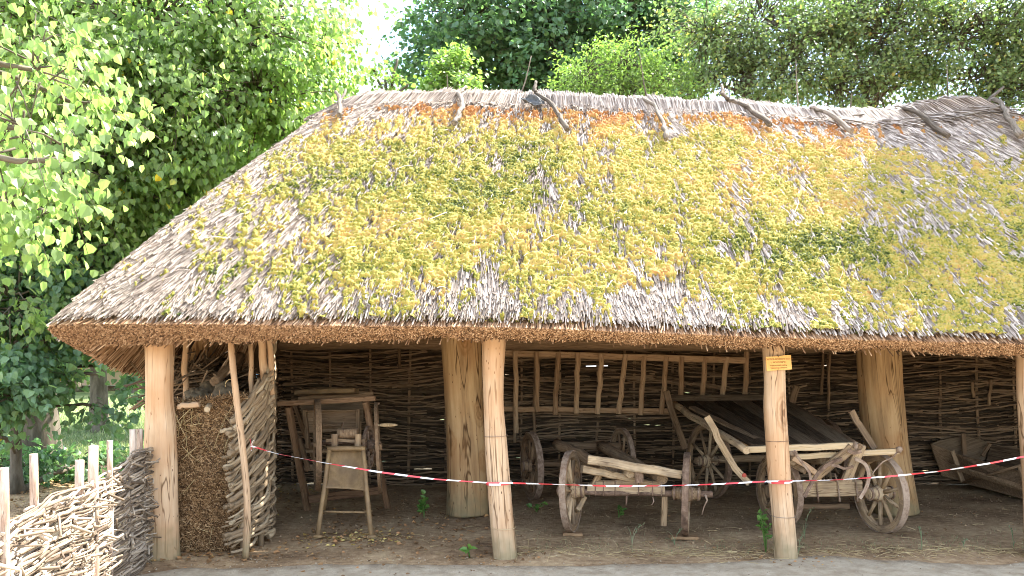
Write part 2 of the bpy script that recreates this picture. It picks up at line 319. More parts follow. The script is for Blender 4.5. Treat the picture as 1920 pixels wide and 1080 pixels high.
def mossmat():
    m, n, l = newmat('thatch_moss'); b = n["Principled BSDF"]
    v = attr(n, 'var'); tc = n.new("ShaderNodeTexCoord")
    nz = n.new("ShaderNodeTexNoise"); nz.inputs['Scale'].default_value = 55; nz.inputs['Detail'].default_value = 4
    n2 = n.new("ShaderNodeTexNoise"); n2.inputs['Scale'].default_value = 9; n2.inputs['Detail'].default_value = 3
    l.new(tc.outputs['Object'], nz.inputs[0]); l.new(tc.outputs['Object'], n2.inputs[0])
    a = n.new("ShaderNodeMath"); a.operation = 'MULTIPLY_ADD'; a.inputs[1].default_value = 1.1; l.new(nz.outputs[0], a.inputs[0])
    a2 = n.new("ShaderNodeMath"); a2.operation = 'MULTIPLY_ADD'; a2.inputs[1].default_value = 0.55; l.new(n2.outputs[0], a2.inputs[0]); l.new(v.outputs['Fac'], a2.inputs[2])
    l.new(a2.outputs[0], a.inputs[2])
    s = n.new("ShaderNodeMath"); s.operation = 'SUBTRACT'; s.inputs[1].default_value = 0.79; l.new(a.outputs[0], s.inputs[0])
    r = ramp(n, [(0.06, (0.025, 0.04, 0.008)), (0.21, (0.11, 0.13, 0.02)), (0.37, (0.27, 0.245, 0.045)), (0.60, (0.40, 0.30, 0.085)), (0.76, (0.37, 0.20, 0.065)), (1.0, (0.31, 0.13, 0.04))])
    l.new(s.outputs[0], r.inputs[0]); l.new(r.outputs[0], b.inputs['Base Color'])
    n3 = n.new("ShaderNodeTexNoise"); n3.inputs['Scale'].default_value = 160; n3.inputs['Detail'].default_value = 3; l.new(tc.outputs['Object'], n3.inputs[0])
    bp = n.new("ShaderNodeBump"); bp.inputs['Strength'].default_value = 0.7; bp.inputs['Distance'].default_value = 0.008
    l.new(n3.outputs[0], bp.inputs['Height']); l.new(bp.outputs[0], b.inputs['Normal'])
    b.inputs['Roughness'].default_value = 0.95; b.inputs['Specular IOR Level'].default_value = 0.1
    b.inputs['Sheen Weight'].default_value = 0.15
    return m
M['moss'] = mossmat()
def noisemat(name, stops, scale, rough=0.9, bump=0.3, detail=6, bdist=0.02, bscale=None, obj=True, spec=0.2):
    m, n, l = newmat(name); b = n["Principled BSDF"]; tc = n.new("ShaderNodeTexCoord")
    nz = n.new("ShaderNodeTexNoise"); nz.inputs['Scale'].default_value = scale; nz.inputs['Detail'].default_value = detail; nz.inputs['Roughness'].default_value = 0.6
    l.new(tc.outputs['Object'], nz.inputs[0]); r = ramp(n, stops); l.new(nz.outputs[0], r.inputs[0]); l.new(r.outputs[0], b.inputs['Base Color'])
    nb = n.new("ShaderNodeTexNoise"); nb.inputs['Scale'].default_value = bscale or scale*6; nb.inputs['Detail'].default_value = 6; l.new(tc.outputs['Object'], nb.inputs[0])
    bp = n.new("ShaderNodeBump"); bp.inputs['Strength'].default_value = bump; bp.inputs['Distance'].default_value = bdist
    l.new(nb.outputs[0], bp.inputs['Height']); l.new(bp.outputs[0], b.inputs['Normal'])
    b.inputs['Roughness'].default_value = rough; b.inputs['Specular IOR Level'].default_value = spec
    return m
M['path'] = noisemat('trodden_pale_dirt', [(0.3, (0.22, 0.185, 0.145)), (0.5, (0.32, 0.28, 0.23)), (0.7, (0.40, 0.36, 0.305))], 3.0, 0.9, 0.5, bdist=0.02, bscale=25)
M['lawn'] = noisemat('lawn_soil', [(0.3, (0.10, 0.13, 0.05)), (0.5, (0.16, 0.20, 0.08)), (0.7, (0.26, 0.25, 0.13))], 1.5, 0.95, 0.5)
M['sack'] = noisemat('dusty_sackcloth', [(0.3, (0.11, 0.085, 0.055)), (0.7, (0.24, 0.195, 0.13))], 9, 0.9, 0.4, bdist=0.01)
M['cloth'] = noisemat('grey_cloth', [(0.3, (0.05, 0.055, 0.06)), (0.7, (0.10, 0.105, 0.11))], 20, 0.7, 0.1)
M['plaque'] = noisemat('plaque_board', [(0.3, (0.62, 0.34, 0.10)), (0.7, (0.72, 0.42, 0.14))], 14, 0.5, 0.05)
M['ink'] = noisemat('engraved_letters', [(0.3, (0.22, 0.09, 0.03)), (0.7, (0.28, 0.12, 0.04))], 10, 0.8, 0.0)
M['brick'] = noisemat('block_wood', [(0.3, (0.22, 0.13, 0.07)), (0.7, (0.34, 0.22, 0.12))], 20, 0.9, 0.3, bdist=0.005)
M['blue'] = noisemat('pale_blue_paint', [(0.3, (0.22, 0.38, 0.62)), (0.7, (0.28, 0.44, 0.68))], 1, 0.6, 0.05)
M['pink'] = noisemat('pink_render', [(0.3, (0.55, 0.38, 0.30)), (0.7, (0.66, 0.48, 0.40))], 0.6, 0.9, 0.1)
M['road'] = noisemat('pale_road', [(0.3, (0.45, 0.42, 0.38)), (0.7, (0.55, 0.52, 0.48))], 0.6, 0.9, 0.1)
M['black'] = noisemat('black_railing', [(0.3, (0.02, 0.02, 0.02)), (0.7, (0.03, 0.03, 0.03))], 3, 0.5, 0.0)
M['slate'] = noisemat('grey_roofing', [(0.3, (0.2, 0.19, 0.18)), (0.7, (0.3, 0.29, 0.28))], 1, 0.7, 0.1)
def pathmat():
    m, n, l = newmat('trodden_path'); b = n["Principled BSDF"]; tc = n.new("ShaderNodeTexCoord"); v = attr(n, 'var')
    def noise(s, d=6):
        q = n.new("ShaderNodeTexNoise"); q.inputs['Scale'].default_value = s; q.inputs['Detail'].default_value = d; q.inputs['Roughness'].default_value = 0.65
        l.new(tc.outputs['Object'], q.inputs[0]); return q
    a = noise(7.0, 9); r = ramp(n, [(0.3, (0.29, 0.235, 0.165)), (0.5, (0.40, 0.34, 0.25)), (0.7, (0.50, 0.435, 0.33))]); l.new(a.outputs[0], r.inputs[0])
    c = noise(9); e = ramp(n, [(0.3, (0.10, 0.068, 0.042)), (0.5, (0.19, 0.14, 0.09)), (0.7, (0.28, 0.22, 0.15))]); l.new(c.outputs[0], e.inputs[0])
    k = noise(6, 8); ad = n.new("ShaderNodeMath"); ad.operation = 'ADD'; l.new(k.outputs[0], ad.inputs[0]); l.new(v.outputs['Fac'], ad.inputs[1])
    rr = ramp(n, [(0.52, (0, 0, 0)), (0.98, (1, 1, 1))]); l.new(ad.outputs[0], rr.inputs[0])
    mx = n.new("ShaderNodeMixRGB"); l.new(rr.outputs[0], mx.inputs[0]); l.new(e.outputs[0], mx.inputs[1]); l.new(r.outputs[0], mx.inputs[2]); l.new(mx.outputs[0], b.inputs['Base Color'])
    d = noise(40, 8); bp = n.new("ShaderNodeBump"); bp.inputs['Strength'].default_value = 0.8; bp.inputs['Distance'].default_value = 0.03
    l.new(d.outputs[0], bp.inputs['Height']); l.new(bp.outputs[0], b.inputs['Normal']); b.inputs['Roughness'].default_value = 0.95; b.inputs['Specular IOR Level'].default_value = 0.15
    return m
M['path'] = pathmat()
def groundmat():
    m, n, l = newmat('packed_earth'); b = n["Principled BSDF"]; tc = n.new("ShaderNodeTexCoord")
    def noise(s, d=6):
        q = n.new("ShaderNodeTexNoise"); q.inputs['Scale'].default_value = s; q.inputs['Detail'].default_value = d; q.inputs['Roughness'].default_value = 0.62
        l.new(tc.outputs['Object'], q.inputs[0]); return q
    a = noise(1.3); c = noise(14); r = ramp(n, [(0.34, (0.14, 0.085, 0.047)), (0.5, (0.34, 0.235, 0.135)), (0.64, (0.53, 0.40, 0.24))])
    mx = n.new("ShaderNodeMixRGB"); mx.inputs[0].default_value = 0.45; l.new(a.outputs[0], mx.inputs[1]); l.new(c.outputs[0], mx.inputs[2]); l.new(mx.outputs[0], r.inputs[0])
    l.new(r.outputs[0], b.inputs['Base Color'])
    d = noise(45, 8); bp = n.new("ShaderNodeBump"); bp.inputs['Strength'].default_value = 0.8; bp.inputs['Distance'].default_value = 0.02
    l.new(d.outputs[0], bp.inputs['Height']); l.new(bp.outputs[0], b.inputs['Normal']); b.inputs['Roughness'].default_value = 0.95; b.inputs['Specular IOR Level'].default_value = 0.15
    return m
M['earth'] = groundmat()
def tapemat():
    m, n, l = newmat('striped_tape'); b = n["Principled BSDF"]; g = attr(n, 'gc'); sx = n.new("ShaderNodeSeparateXYZ"); l.new(g.outputs['Vector'], sx.inputs[0])
    ad = n.new("ShaderNodeMath"); ad.operation = 'MULTIPLY_ADD'; ad.inputs[1].default_value = 2.5; l.new(sx.outputs[0], ad.inputs[0]); l.new(sx.outputs[2], ad.inputs[2])
    fr = n.new("ShaderNodeMath"); fr.operation = 'MULTIPLY'; fr.inputs[1].default_value = 1/0.22; l.new(ad.outputs[0], fr.inputs[0])
    f2 = n.new("ShaderNodeMath"); f2.operation = 'FRACT'; l.new(fr.outputs[0], f2.inputs[0])
    gt = n.new("ShaderNodeMath"); gt.operation = 'GREATER_THAN'; gt.inputs[1].default_value = 0.5; l.new(f2.outputs[0], gt.inputs[0])
    mx = n.new("ShaderNodeMixRGB"); mx.inputs[1].default_value = (0.80, 0.78, 0.78, 1); mx.inputs[2].default_value = (0.66, 0.06, 0.07, 1)
    l.new(gt.outputs[0], mx.inputs[0]); l.new(mx.outputs[0], b.inputs['Base Color']); b.inputs['Roughness'].default_value = 0.35
    return m
M['tape'] = tapemat()

# ------------------------------------------------------------------ ground, path, road, lawn
def gz(x, y):
    return (fbm(x*0.9, y*0.9, o=4, seed=3)-0.5)*0.05+(fbm(x*7, y*7, o=3, seed=5)-0.5)*0.012
def gridxy(x0, x1, y0, y1, nx, ny):
    return np.meshgrid(np.linspace(x0, x1, nx), np.linspace(y0, y1, ny), indexing='ij')
g = G()
xs = np.concatenate([[-900, -200, -60, -30], np.linspace(-16, 16, 420), [30, 60, 200, 900]])
ys = np.concatenate([[-900, -100, -20], np.linspace(-2, 14, 300), [16, 20, 30, 60, 200, 1200]])
X, Y = np.meshgrid(xs, ys, indexing='ij')
inner = (np.abs(X) < 17) & (Y > -3) & (Y < 15)
Z = np.where(inner, gz(X, Y), 0.0)
g.grid(np.stack([X, Y, Z], -1))
ground = tag(g.build('ground', M['earth'], origin=(0, 0, 0)), kind='structure', label='packed brown earth floor of the shed', cat='ground')
# pale path in front of the posts
g = G(); X, Y = gridxy(-9, 11, -4, 6.9, 300, 200)
edge = 6.22+0.22*(fbm(X*0.8, X*0+1, o=3, seed=11)-0.5)*2+0.12*np.sin(X*0.9)
edge = edge+np.where(X < -2.6, -(np.clip(-2.6-X, 0, 1))*0.8, 0)
t = (Y+4)/10.9; Yn = -4+t*(edge+4)
Zp = gz(X, Yn)+0.008+0.012*(fbm(X*3, Yn*9, o=4, seed=19)-0.5)+0.012*np.clip((1-t)*6, 0, 1)-0.03*np.clip((t-0.985)/0.015, 0, 1)
g.grid(np.stack([X, Yn, Zp], -1), var=np.clip((edge-Yn)/0.55, 0, 1))
path = tag(g.build('path', M['path'], origin=(0, 0, 0)), kind='structure', label='pale trodden dirt path in front of the posts', cat='path')
# lawn behind on the left, with its blades
g = G(); X, Y = gridxy(-80, 60, 12.2, 70, 200, 60)
off = 0.012+0.25*fbm(X*0.2, Y*0.2, o=3, seed=9)*np.clip((Y-12.2)/6, 0, 1)
g.grid(np.stack([X, Y+np.where(Y < 12.3, (fbm(X, Y, o=2)-0.5)*1.2, 0), off], -1))
lawn = tag(g.build('lawn', M['lawn'], origin=(0, 0, 0)), kind='structure', label='sunny lawn beyond the shed', cat='lawn')
def blades(n, xf, h, w, mat, name, zoff=0.0):
    g = G(); P = xf(n); hh = h*(0.5+R.random(n)); an = R.random(n)*6.28; ln = R.normal(0, 0.35, (n, 2))*hh[:, None]
    ww = (w*(0.6+0.8*R.random(n)))[:, None]; d = np.stack([np.cos(an), np.sin(an), an*0], 1)
    top = P+np.concatenate([ln, hh[:, None]], 1); mid = (P+top)/2+np.array([0, 0, 1])*hh[:, None]*0.1
    V = np.stack([P-d*ww, P+d*ww, mid+d*ww*0.7, mid-d*ww*0.7, top], 1)
    b = np.arange(n)[:, None]*5
    g.add(V, [b+np.array([[0, 1, 2, 3]]), b+np.array([[3, 2, 4]])], var=np.repeat(R.random(n), 5), smooth=False)
    return g.build(name, mat, origin=(0, 0, 0))
def lawnpts(n):
    y = 12.2+R.random(n)**1.7*22; x = -y*0.75+R.random(n)*y*0.55
    z = 0.012+0.25*fbm(x*0.2, y*0.2, o=3, seed=9)*np.clip((y-12.2)/6, 0, 1)
    return np.stack([x, y, z], 1)
tag(blades(60000, lawnpts, 0.10, 0.006, M['grassm'], 'grass'), 'pale green grass of the lawn behind the linden trunk', 'grass', kind='stuff')
g = G(); X, Y = gridxy(-120, 80, 46, 60, 40, 8); g.grid(np.stack([X, Y, X*0+0.5+0.02*np.sin(X)], -1))
tag(g.build('road', M['road'], origin=(0, 0, 0)), kind='structure', label='pale road beyond the lawn', cat='road')

# ------------------------------------------------------------------ the open shed
shed = thing('thatched_shed', 'open sided shed with a mossy reed thatched roof on rough wooden posts', 'shed', (1.5, 8.2, 0))
NS = 900
def smooth_arr(a, k):
    w = np.hanning(k*2+1); w /= w.sum()
    ap = np.concatenate([np.repeat(a[:1], k), a, np.repeat(a[-1:], k)])
    return np.convolve(ap, w, 'valid')
Sg = np.linspace(-1.6, 3.6, NS)
def path_of(pts, k=14):
    pts = np.array(pts, float)
    return np.stack([smooth_arr(np.interp(Sg, pts[:, 0], pts[:, i]), k) for i in range(1, pts.shape[1])], 1)
def fx(px, py, Y): q = W(px, py, Y); return q[0], q[2]
# s, x, y, z(top edge)
BT = path_of([(-1.6, 1.5, 10.9, 1.80), (-1.0, -3.6, 10.9, 1.74), (-0.6, -3.95, 8.6, 1.72), (-0.25, -3.95, 7.0, 1.78), (-0.08, -3.76, 6.15, 1.88), (0.0, -3.60, 5.78, 1.955), (0.10, -2.5, 5.74, 1.95),
              (0.35, 0.0, 5.72, 1.925), (0.55, 2.0, 5.72, 1.845), (0.8, 4.2, 5.74, 1.79), (0.95, 6.3, 5.76, 1.77), (1.03, 7.7, 6.1, 1.78), (1.5, 7.95, 8.2, 1.75), (2.0, 7.8, 10.9, 1.78), (3.6, -3.6, 10.9, 1.74)], 10)
BB = path_of([(-1.6, 1.5, 10.6, 1.62), (-1.0, -3.35, 10.6, 1.50), (-0.6, -3.6, 8.6, 1.46), (-0.25, -3.62, 7.1, 1.56), (-0.08, -3.5, 6.35, 1.68), (0.0, -3.36, 6.0, 1.80), (0.10, -2.4, 5.95, 1.81),
              (0.35, 0.0, 5.93, 1.845), (0.55, 2.0, 5.93, 1.762), (0.8, 4.2, 5.95, 1.715), (0.95, 6.2, 5.97, 1.70), (1.03, 7.4, 6.3, 1.70), (1.5, 7.65, 8.2, 1.65), (2.0, 7.5, 10.6, 1.62), (3.6, -3.35, 10.6, 1.6)], 10)
rp = [(-0.05, 612, 212), (0.02, 645, 190), (0.08, 700, 178), (0.2, 850, 176), (0.35, 1010, 180), (0.5, 1200, 188), (0.62, 1370, 194), (0.74, 1520, 209), (0.86, 1680, 210), (0.94, 1770, 190), (0.99, 1830, 184)]
tp = [(-1.6, 1.5, 8.3, 4.5), (-1.0, -1.95, 8.35, 4.30)]
for s, px, py in rp:
    x, z = fx(px, py, 8.2); tp.append((s, x, 8.2, z-0.03))
tp += [(1.06, 5.2, 8.25, 4.5), (2.0, 5.2, 8.3, 4.4), (3.6, -1.9, 8.3, 4.4)]
TT = path_of(tp, 8)
def pathat(A, s): return np.stack([np.interp(s, Sg, A[:, i]) for i in range(3)], -1)
def surf(s, v, off=0.0):
    s = np.asarray(s, float); v = np.asarray(v, float)
    t = pathat(TT, s); b = pathat(BT, s); p = t+(b-t)*v[..., None]
    bul = 0.05*np.sin(math.pi*np.clip(v, 0, 1))+0.05*(fbm(s*9, v*2.2, o=3, seed=21)-0.5)*np.clip((1-v)*8, 0, 1)
    d = b-t; out = nrm(np.stack([d[..., 0], d[..., 1], np.zeros_like(v)], -1)); out[..., 2] = 0.9
    # rounding of the crest
    bul = bul-0.05*np.exp(-(v/0.03)**2)
    return p+out/1.3*bul[..., None]
def frame(s, v, e=1e-3):
    p = surf(s, v); du = surf(s+e, v)-surf(s-e, v); dv = surf(s, v+e)-surf(s, v-e)
    n = nrm(np.cross(nrm(du), nrm(dv))); n = np.where(n[..., 2:3] < 0, -n, n)
    return p, nrm(dv), n
def roof_mask(s, v):
    "where moss grows"
    x = pathat(BT, s)[..., 0]*v+pathat(TT, s)[..., 0]*(1-v)
    m = 0.27*fbm(x*2.6, v*3.6+x*0.25, o=4, seed=31)+0.40*fbm(x*13.0, v*15, o=4, seed=37)+0.33*fbm(x*44, v*70, o=3, seed=41)
    bias = 0.095-0.22*np.exp(-((v-0.04)/0.05)**2)+0.05*np.exp(-((v-0.095)/0.012)**2)*(1.5)-0.045*np.exp(-((v-0.15)/0.08)**2)
    bias = bias-0.11*np.clip((v-0.84)/0.16, 0, 1)+0.06*np.clip((v-0.8)/0.1, 0, 1)*(fbm(x*7, v*2, o=2, seed=90)-0.5)*3
    bias = bias-0.17*np.clip((0.11-s+0.14*(v-0.4))/0.13, 0, 1)          # bare reeds by the hip
    bias = bias-0.17*np.clip((s-0.70)/0.2, 0, 1)*np.clip((0.40-v)/0.2, 0, 1)
    bias = bias-0.5*np.clip((-0.02-s)/0.05, 0, 1)
    return m+bias
roof = None
# solid body of the thatch: outer skin, underside
g = G()
S, V = np.meshgrid(np.linspace(-1.55, 3.1, 520), np.linspace(0, 0.985, 60), indexing='ij')
P = surf(S, V); P[..., 2] -= 0.035
g.grid(P, gc=P)
tin = TT.copy(); tin[:, 2] -= 0.42
V2 = np.linspace(0, 1, 24)
ti = pathat(tin, S[:, 0]); bi = pathat(BB, S[:, 0]); bi2 = bi.copy(); bi2[:, 2] += 0.03
din = nrm(ti-bi)
bi = bi+din*0.05; Pu = bi[:, None]+(ti-bi)[:, None]*V2[None, :, None]
g.grid(Pu, gc=Pu)
bo = pathat(BT, S[:, 0]); bo[:, 2] -= 0.05; bo = bo+nrm(pathat(TT, S[:, 0])-bo)*0.06
Pe = bo[:, None]+(bi-bo)[:, None]*np.linspace(0, 1, 4)[None, :, None]
g.grid(Pe, gc=Pe)
roof = g.build('thatched_roof', M['under_reed'], shed)
# reeds lying down the slope
def reeds(n, s0, s1, v0, v1, L, r, jit, lift=(0.0, 0.034), seed=0, vpow=1.0):
    s = s0+(s1-s0)*R.random(n); v = v0+(v1-v0)*R.random(n)**vpow
    p, d, nn = frame(s, v)
    side = np.cross(nn, d)
    a = R.normal(0, jit, n)+np.where(R.random(n) < 0.035, R.normal(0, 0.5, n), 0)
    lean = (fbm(s*34, v*7, o=3, seed=77)-0.5)*0.85      # tufts that lie the same way
    a = a+lean
    dd = nrm(d*np.cos(a)[:, None]+side*np.sin(a)[:, None])
    ln = L*(0.6+0.8*R.random(n)); l0 = -0.018; l1 = lift[0]+(lift[1]-lift[0])*R.random(n)**2+0.012*fbm(s*60, v*25, o=2, seed=5)
    A = p-dd*(ln/2)[:, None]+nn*l0; B = p+dd*(ln/2)[:, None]+nn*l1[:, None]
    mid = (A+B)/2+nn*(0.006+0.004*R.random(n))[:, None]
    return np.stack([A, mid, B], 1), r*(0.55+0.9*R.random(n))
g = G()
for (n, a, b, v0, v1, L) in ((48000, -0.02, 0.90, 0.02, 0.945, 0.31), (15000, -0.04, 0.16, 0.05, 0.94, 0.36), (12000, 0.0, 1.0, 0.86, 0.957, 0.24), (16000, 0.70, 1.04, 0.02, 0.6, 0.42), (8000, -0.5, -0.02, 0.1, 0.955, 0.35), (5000, 1.0, 1.5, 0.1, 0.96, 0.4)):
    pts, rr = reeds(n, a, b, v0, v1, L, 0.0050, 0.075)
    g.sweep(pts, rr, m=3, caps=True, smooth=False, var=np.clip(R.normal(0.5, 0.33, n), 0, 1))
thatch = g.build('reed_layer', M['reed'], roof)
# ridge cap: upright bundles bent over the crest, ragged on top
g = G()
n = 12000; s = -0.02+1.04*R.random(n); t, dn, nn = frame(s, np.full(n, 0.045))
top = pathat(TT, s)
hh = 0.01+0.15*R.random(n)**2*(0.4+1.2*fbm(s*50, s*0, o=3, seed=4))
lean = (fbm(s*22, s*0+3, o=3, seed=9)-0.5)*0.9+R.normal(0, 0.10, n)
fan = pathat(BT, s)[:, 0]-top[:, 0]; fanv = fan/np.linalg.norm(pathat(BT, s)-top, axis=1)
fan2 = np.where(s > 0.7, (s-0.7)*1.6, 0.0)+np.where(s < 0.08, (s-0.08)*3.0, 0.0)
dirx = fanv+lean*0.5+fan2
dv = nrm(np.stack([dirx, -0.68+0*s, -0.72+0*s], 1))
base = top+np.stack([R.normal(0, 0.01, n), -0.02+R.normal(0, 0.015, n), 0*s+0.005], 1)
A = base-dv*hh[:, None]; lowl = 0.16+0.16*R.random(n)
lv = lowl/3.6; pb, _, nb = frame(s, lv); B = pb+nb*(0.004+0.02*R.random(n))[:, None]; B[:, 0] += dv[:, 0]*lowl-fanv*lowl*0.6
C = base+np.stack([0*s, -0.005+0*s, 0.015+0.015*R.random(n)], 1)
g.sweep(np.stack([A, C, B], 1), 0.0052*(0.7+0.6*R.random(n)), m=3, smooth=False, var=np.clip(R.normal(0.45, 0.3, n), 0, 1))
g.build('ridge_cap', M['reed'], roof)
# cut reed ends along the eave
g = G()
def eave(n, s0, s1, L=0.10, r=0.0055):
    s = s0+(s1-s0)*R.random(n); q = R.random(n)
    a = pathat(BT, s); a[:, 2] -= 0.012; b = pathat(BB, s)
    e = 1e-2; tt = pathat(TT, s); d = nrm(a-tt); d[:, 2] *= 0.8; 
    tg = nrm(pathat(BT, s+e)-pathat(BT, s-e)); outw = nrm(np.cross(tg, np.array([0, 0, 1.])))
    outw = np.where((np.sum(outw*d, 1) < 0)[:, None], -outw, outw)
    p = a+(b-a)*q[:, None]
    p[:, 2] -= (0.07*(fbm(s*34, q*0, o=4, seed=8)-0.5)*q)+0.02*(R.random(n)**3)*q
    bulge = 0.012+np.sin(math.pi*q)*0.02+0.014*(fbm(s*90, q*5, o=2, seed=18)-0.5)
    tip = p+outw*bulge[:, None]+outw*R.normal(0, 0.008, n)[:, None]
    d2 = nrm(d+outw*0.25*(1-q)[:, None]+np.array([0, 0, -0.45])*(q**1.5)[:, None]+R.normal(0, 0.13, (n, 3)))
    ln = L*(0.6+0.6*R.random(n))
    return np.stack([tip-d2*ln[:, None], tip], 1), r*(0.6+0.7*R.random(n)), q
for n, a, b, L in ((46000, -0.02, 1.02, 0.09), (13000, -0.7, -0.02, 0.14), (3500, 1.0, 1.6, 0.14)):
    pts, rr, q = eave(n, a, b, L); g.sweep(pts, rr, m=4, smooth=False, var=np.clip(R.normal(0.5, 0.3, n), 0, 1))
# loose hanging ends and long reeds on the underside
n = 9000; s = -0.8+1.8*R.random(n); b = pathat(BB, s); ti = pathat(tin, s); d = nrm(ti-b); q = R.random(n)*1.2
A = b+d*q[:, None]+np.array([0, 0, -0.008]); B = A-d*(0.3+0.2*R.random(n))[:, None]+R.normal(0, 0.02, (n, 3)); 
keep = (B[:, 2] > b[:, 2]-0.05)
g.sweep(np.stack([A, B], 1)[keep], 0.005, m=3, smooth=False)
g.build('eave_fringe', M['eave_reed'], roof)
# moss cushions
S, V = np.meshgrid(np.linspace(-0.04, 1.02, 1150), np.linspace(0.06, 0.985, 400), indexing='ij')
mk = roof_mask(S, V); thr = 0.462
x = pathat(BT, S)[..., 0]*V+pathat(TT, S)[..., 0]*(1-V)
P, D, N_ = frame(S, V)
u = x*1.0; w = V*3.55
cell = np.abs(fbm(u*14, w*21, o=2, seed=51)-0.5)*2.4
lump = 0.021*(1-cell)**1.6+0.020*(fbm(u*44, w*44, o=2, seed=53))+0.010*vnoise(u*95, w*95, seed=55)
amt = np.clip((mk-thr)*9, -1, 1)
h = -0.03+np.sqrt(np.clip(amt, 0, 1))*(0.022+1.35*lump)+0.012*np.clip(amt, 0, 1)
okv = amt > 0
face = okv[:-1, :-1] | okv[1:, :-1] | okv[:-1, 1:] | okv[1:, 1:]
mv = 0.36+0.55*(fbm(u*1.6, w*1.6, o=3, seed=61)-0.5)+0.35*(fbm(u*9, w*9, o=3, seed=63)-0.5)
mv = mv+0.55*np.exp(-((V-0.05)/0.12)**2)*(0.4+1.2*fbm(u*3, w*3, o=3, seed=66))+0.12*(h-0.03)/0.05*0.5
mv = mv+0.10*np.clip((0.5-V)*2, 0, 1)
g = G()
g.grid(P+N_*h[..., None], var=mv, mask=face)
# tufts
idx = np.flatnonzero((amt > 0.05).ravel()); pick = R.choice(idx, 110000)
pt = (P+N_*h[..., None]).reshape(-1, 3)[pick]+R.normal(0, 0.004, (len(pick), 3)); nt = N_.reshape(-1, 3)[pick]; mt = mv.ravel()[pick]+R.normal(0, 0.17, len(pick))
t1 = nrm(np.cross(nt, R.normal(0, 1, (len(pick), 3)))); up = nrm(nt+R.normal(0, 0.45, nt.shape)+np.array([0, 0, 0.3])); sz = (0.003+0.006*R.random(len(pick)))[:, None]
Vt = np.stack([pt-t1*sz*0.7-nt*0.004, pt+t1*sz*0.7-nt*0.004, pt+up*sz*1.5], 1)
g.add(Vt, [np.arange(len(pick))[:, None]*3+np.arange(3)[None]], var=np.repeat(mt, 3), smooth=False)
moss = g.build('moss', M['moss'], roof); tag(moss, kind='stuff')
# loose pale stems and twigs standing out of the moss
g = G()
n = 330; s = 0.02+0.96*R.random(n); v = 0.12+0.83*R.random(n); p, d, nn = frame(s, v); side = np.cross(nn, d)
a = R.normal(0, 0.45, n); dd = nrm(d*np.cos(a)[:, None]+side*np.sin(a)[:, None]); L = 0.08+0.25*R.random(n)**2
A = p-dd*L[:, None]/2+nn*0.02; B = p+dd*L[:, None]/2+nn*(0.05+0.05*R.random(n))[:, None]
mid = (A+B)/2+nn*0.02+side*R.normal(0, 0.012, n)[:, None]
g.sweep(np.stack([A, mid, B], 1), 0.0026*(0.7+0.7*R.random(n)), m=4, smooth=False)
g.build('loose_stems', M['reed'], roof)['kind'] = 'stuff'

# ridge sticks: crooked branches hooked over the crest
def onroof(px, py, lift=0.05):
    "point of the front slope seen at a pixel"
    best = None
    s = np.linspace(-0.05, 1.05, 240)[:, None]+np.zeros((1, 160)); v = np.linspace(0, 1, 160)[None]+np.zeros((240, 1))
    if not hasattr(onroof, 'c'):
        p = surf(s, v); onroof.c = (p, CX+F*p[..., 0]/p[..., 1], HY-F*(p[..., 2]-EYE)/p[..., 1])
    p, ax, ay = onroof.c
    i = np.argmin((ax-px)**2+(ay-py)**2); q = p.reshape(-1, 3)[i]
    return q+np.array([0, -0.72, 0.69])*lift
def ridge_stick(pix, tail, r, lab=None):
    pts = [onroof(a, b, 0.115-0.03*i/len(pix)) for i, (a, b) in enumerate(pix)]
    up = [W(a, b, 8.15+0.1*i) for i, (a, b) in enumerate(tail)]
    P = np.array(up[::-1]+pts); k = len(P); tt = np.linspace(0, k-1, k*4)
    Q = np.stack([np.interp(tt, np.arange(k), P[:, i]) for i in range(3)], 1)
    for _ in range(2): Q[1:-1] = (Q[:-2]+Q[1:-1]*2+Q[2:])/4
    g = G(); rr = r*np.linspace(0.7, 1.05, len(Q))*(1+R.normal(0, 0.07, len(Q)))
    rr = rr*0.80; Q[1:-1] += R.normal(0, 0.006, (len(Q)-2, 3)); cc_ = np.arange(9)/9*2*math.pi; g.sweep(Q, (rr[:, None]*(1+R.normal(0, 0.09, (len(Q), 9))))[None, :, :, None], cross=np.stack([np.cos(cc_), np.sin(cc_)], 1)); o = g.build('ridge_stick', M['stick'], roof)
    if lab: o['label'] = lab
ridge_stick([(634, 186), (640, 234)], [(630, 172)], 0.032, 'short straight stick at the hip end')
g = G(); g.pole(W(634, 200, 8.1), W(648, 168, 8.5), 0.022, 0.014, seg=4); g.build('ridge_stick', M['stick'], roof)
ridge_stick([(861, 190), (871, 215), (862, 232), (850, 246)], [(862, 175), (874, 163)], 0.032, 'crooked stick bent like a hook')
ridge_stick([(1010, 182), (1035, 212), (1052, 238), (1062, 260)], [(1003, 172), (1005, 153)], 0.032)
ridge_stick([(1200, 195), (1222, 215), (1240, 245), (1248, 276)], [], 0.029)
ridge_stick([(1362, 186), (1390, 212), (1440, 250)], [(1354, 178), (1353, 160)], 0.034)
ridge_stick([(1514, 202), (1550, 228), (1590, 262)], [], 0.034)
ridge_stick([(1684, 202), (1712, 228), (1772, 270)], [], 0.034)
ridge_stick([(1864, 204), (1882, 238), (1906, 274)], [(1860, 186)], 0.036, 'pale barkless stick at the far ridge end')
g = G(); g.pole(W(1843, 197, 8.3), W(1881, 163, 8.6), 0.026, 0.014, seg=5); g.build('ridge_stick', M['stick'], roof)
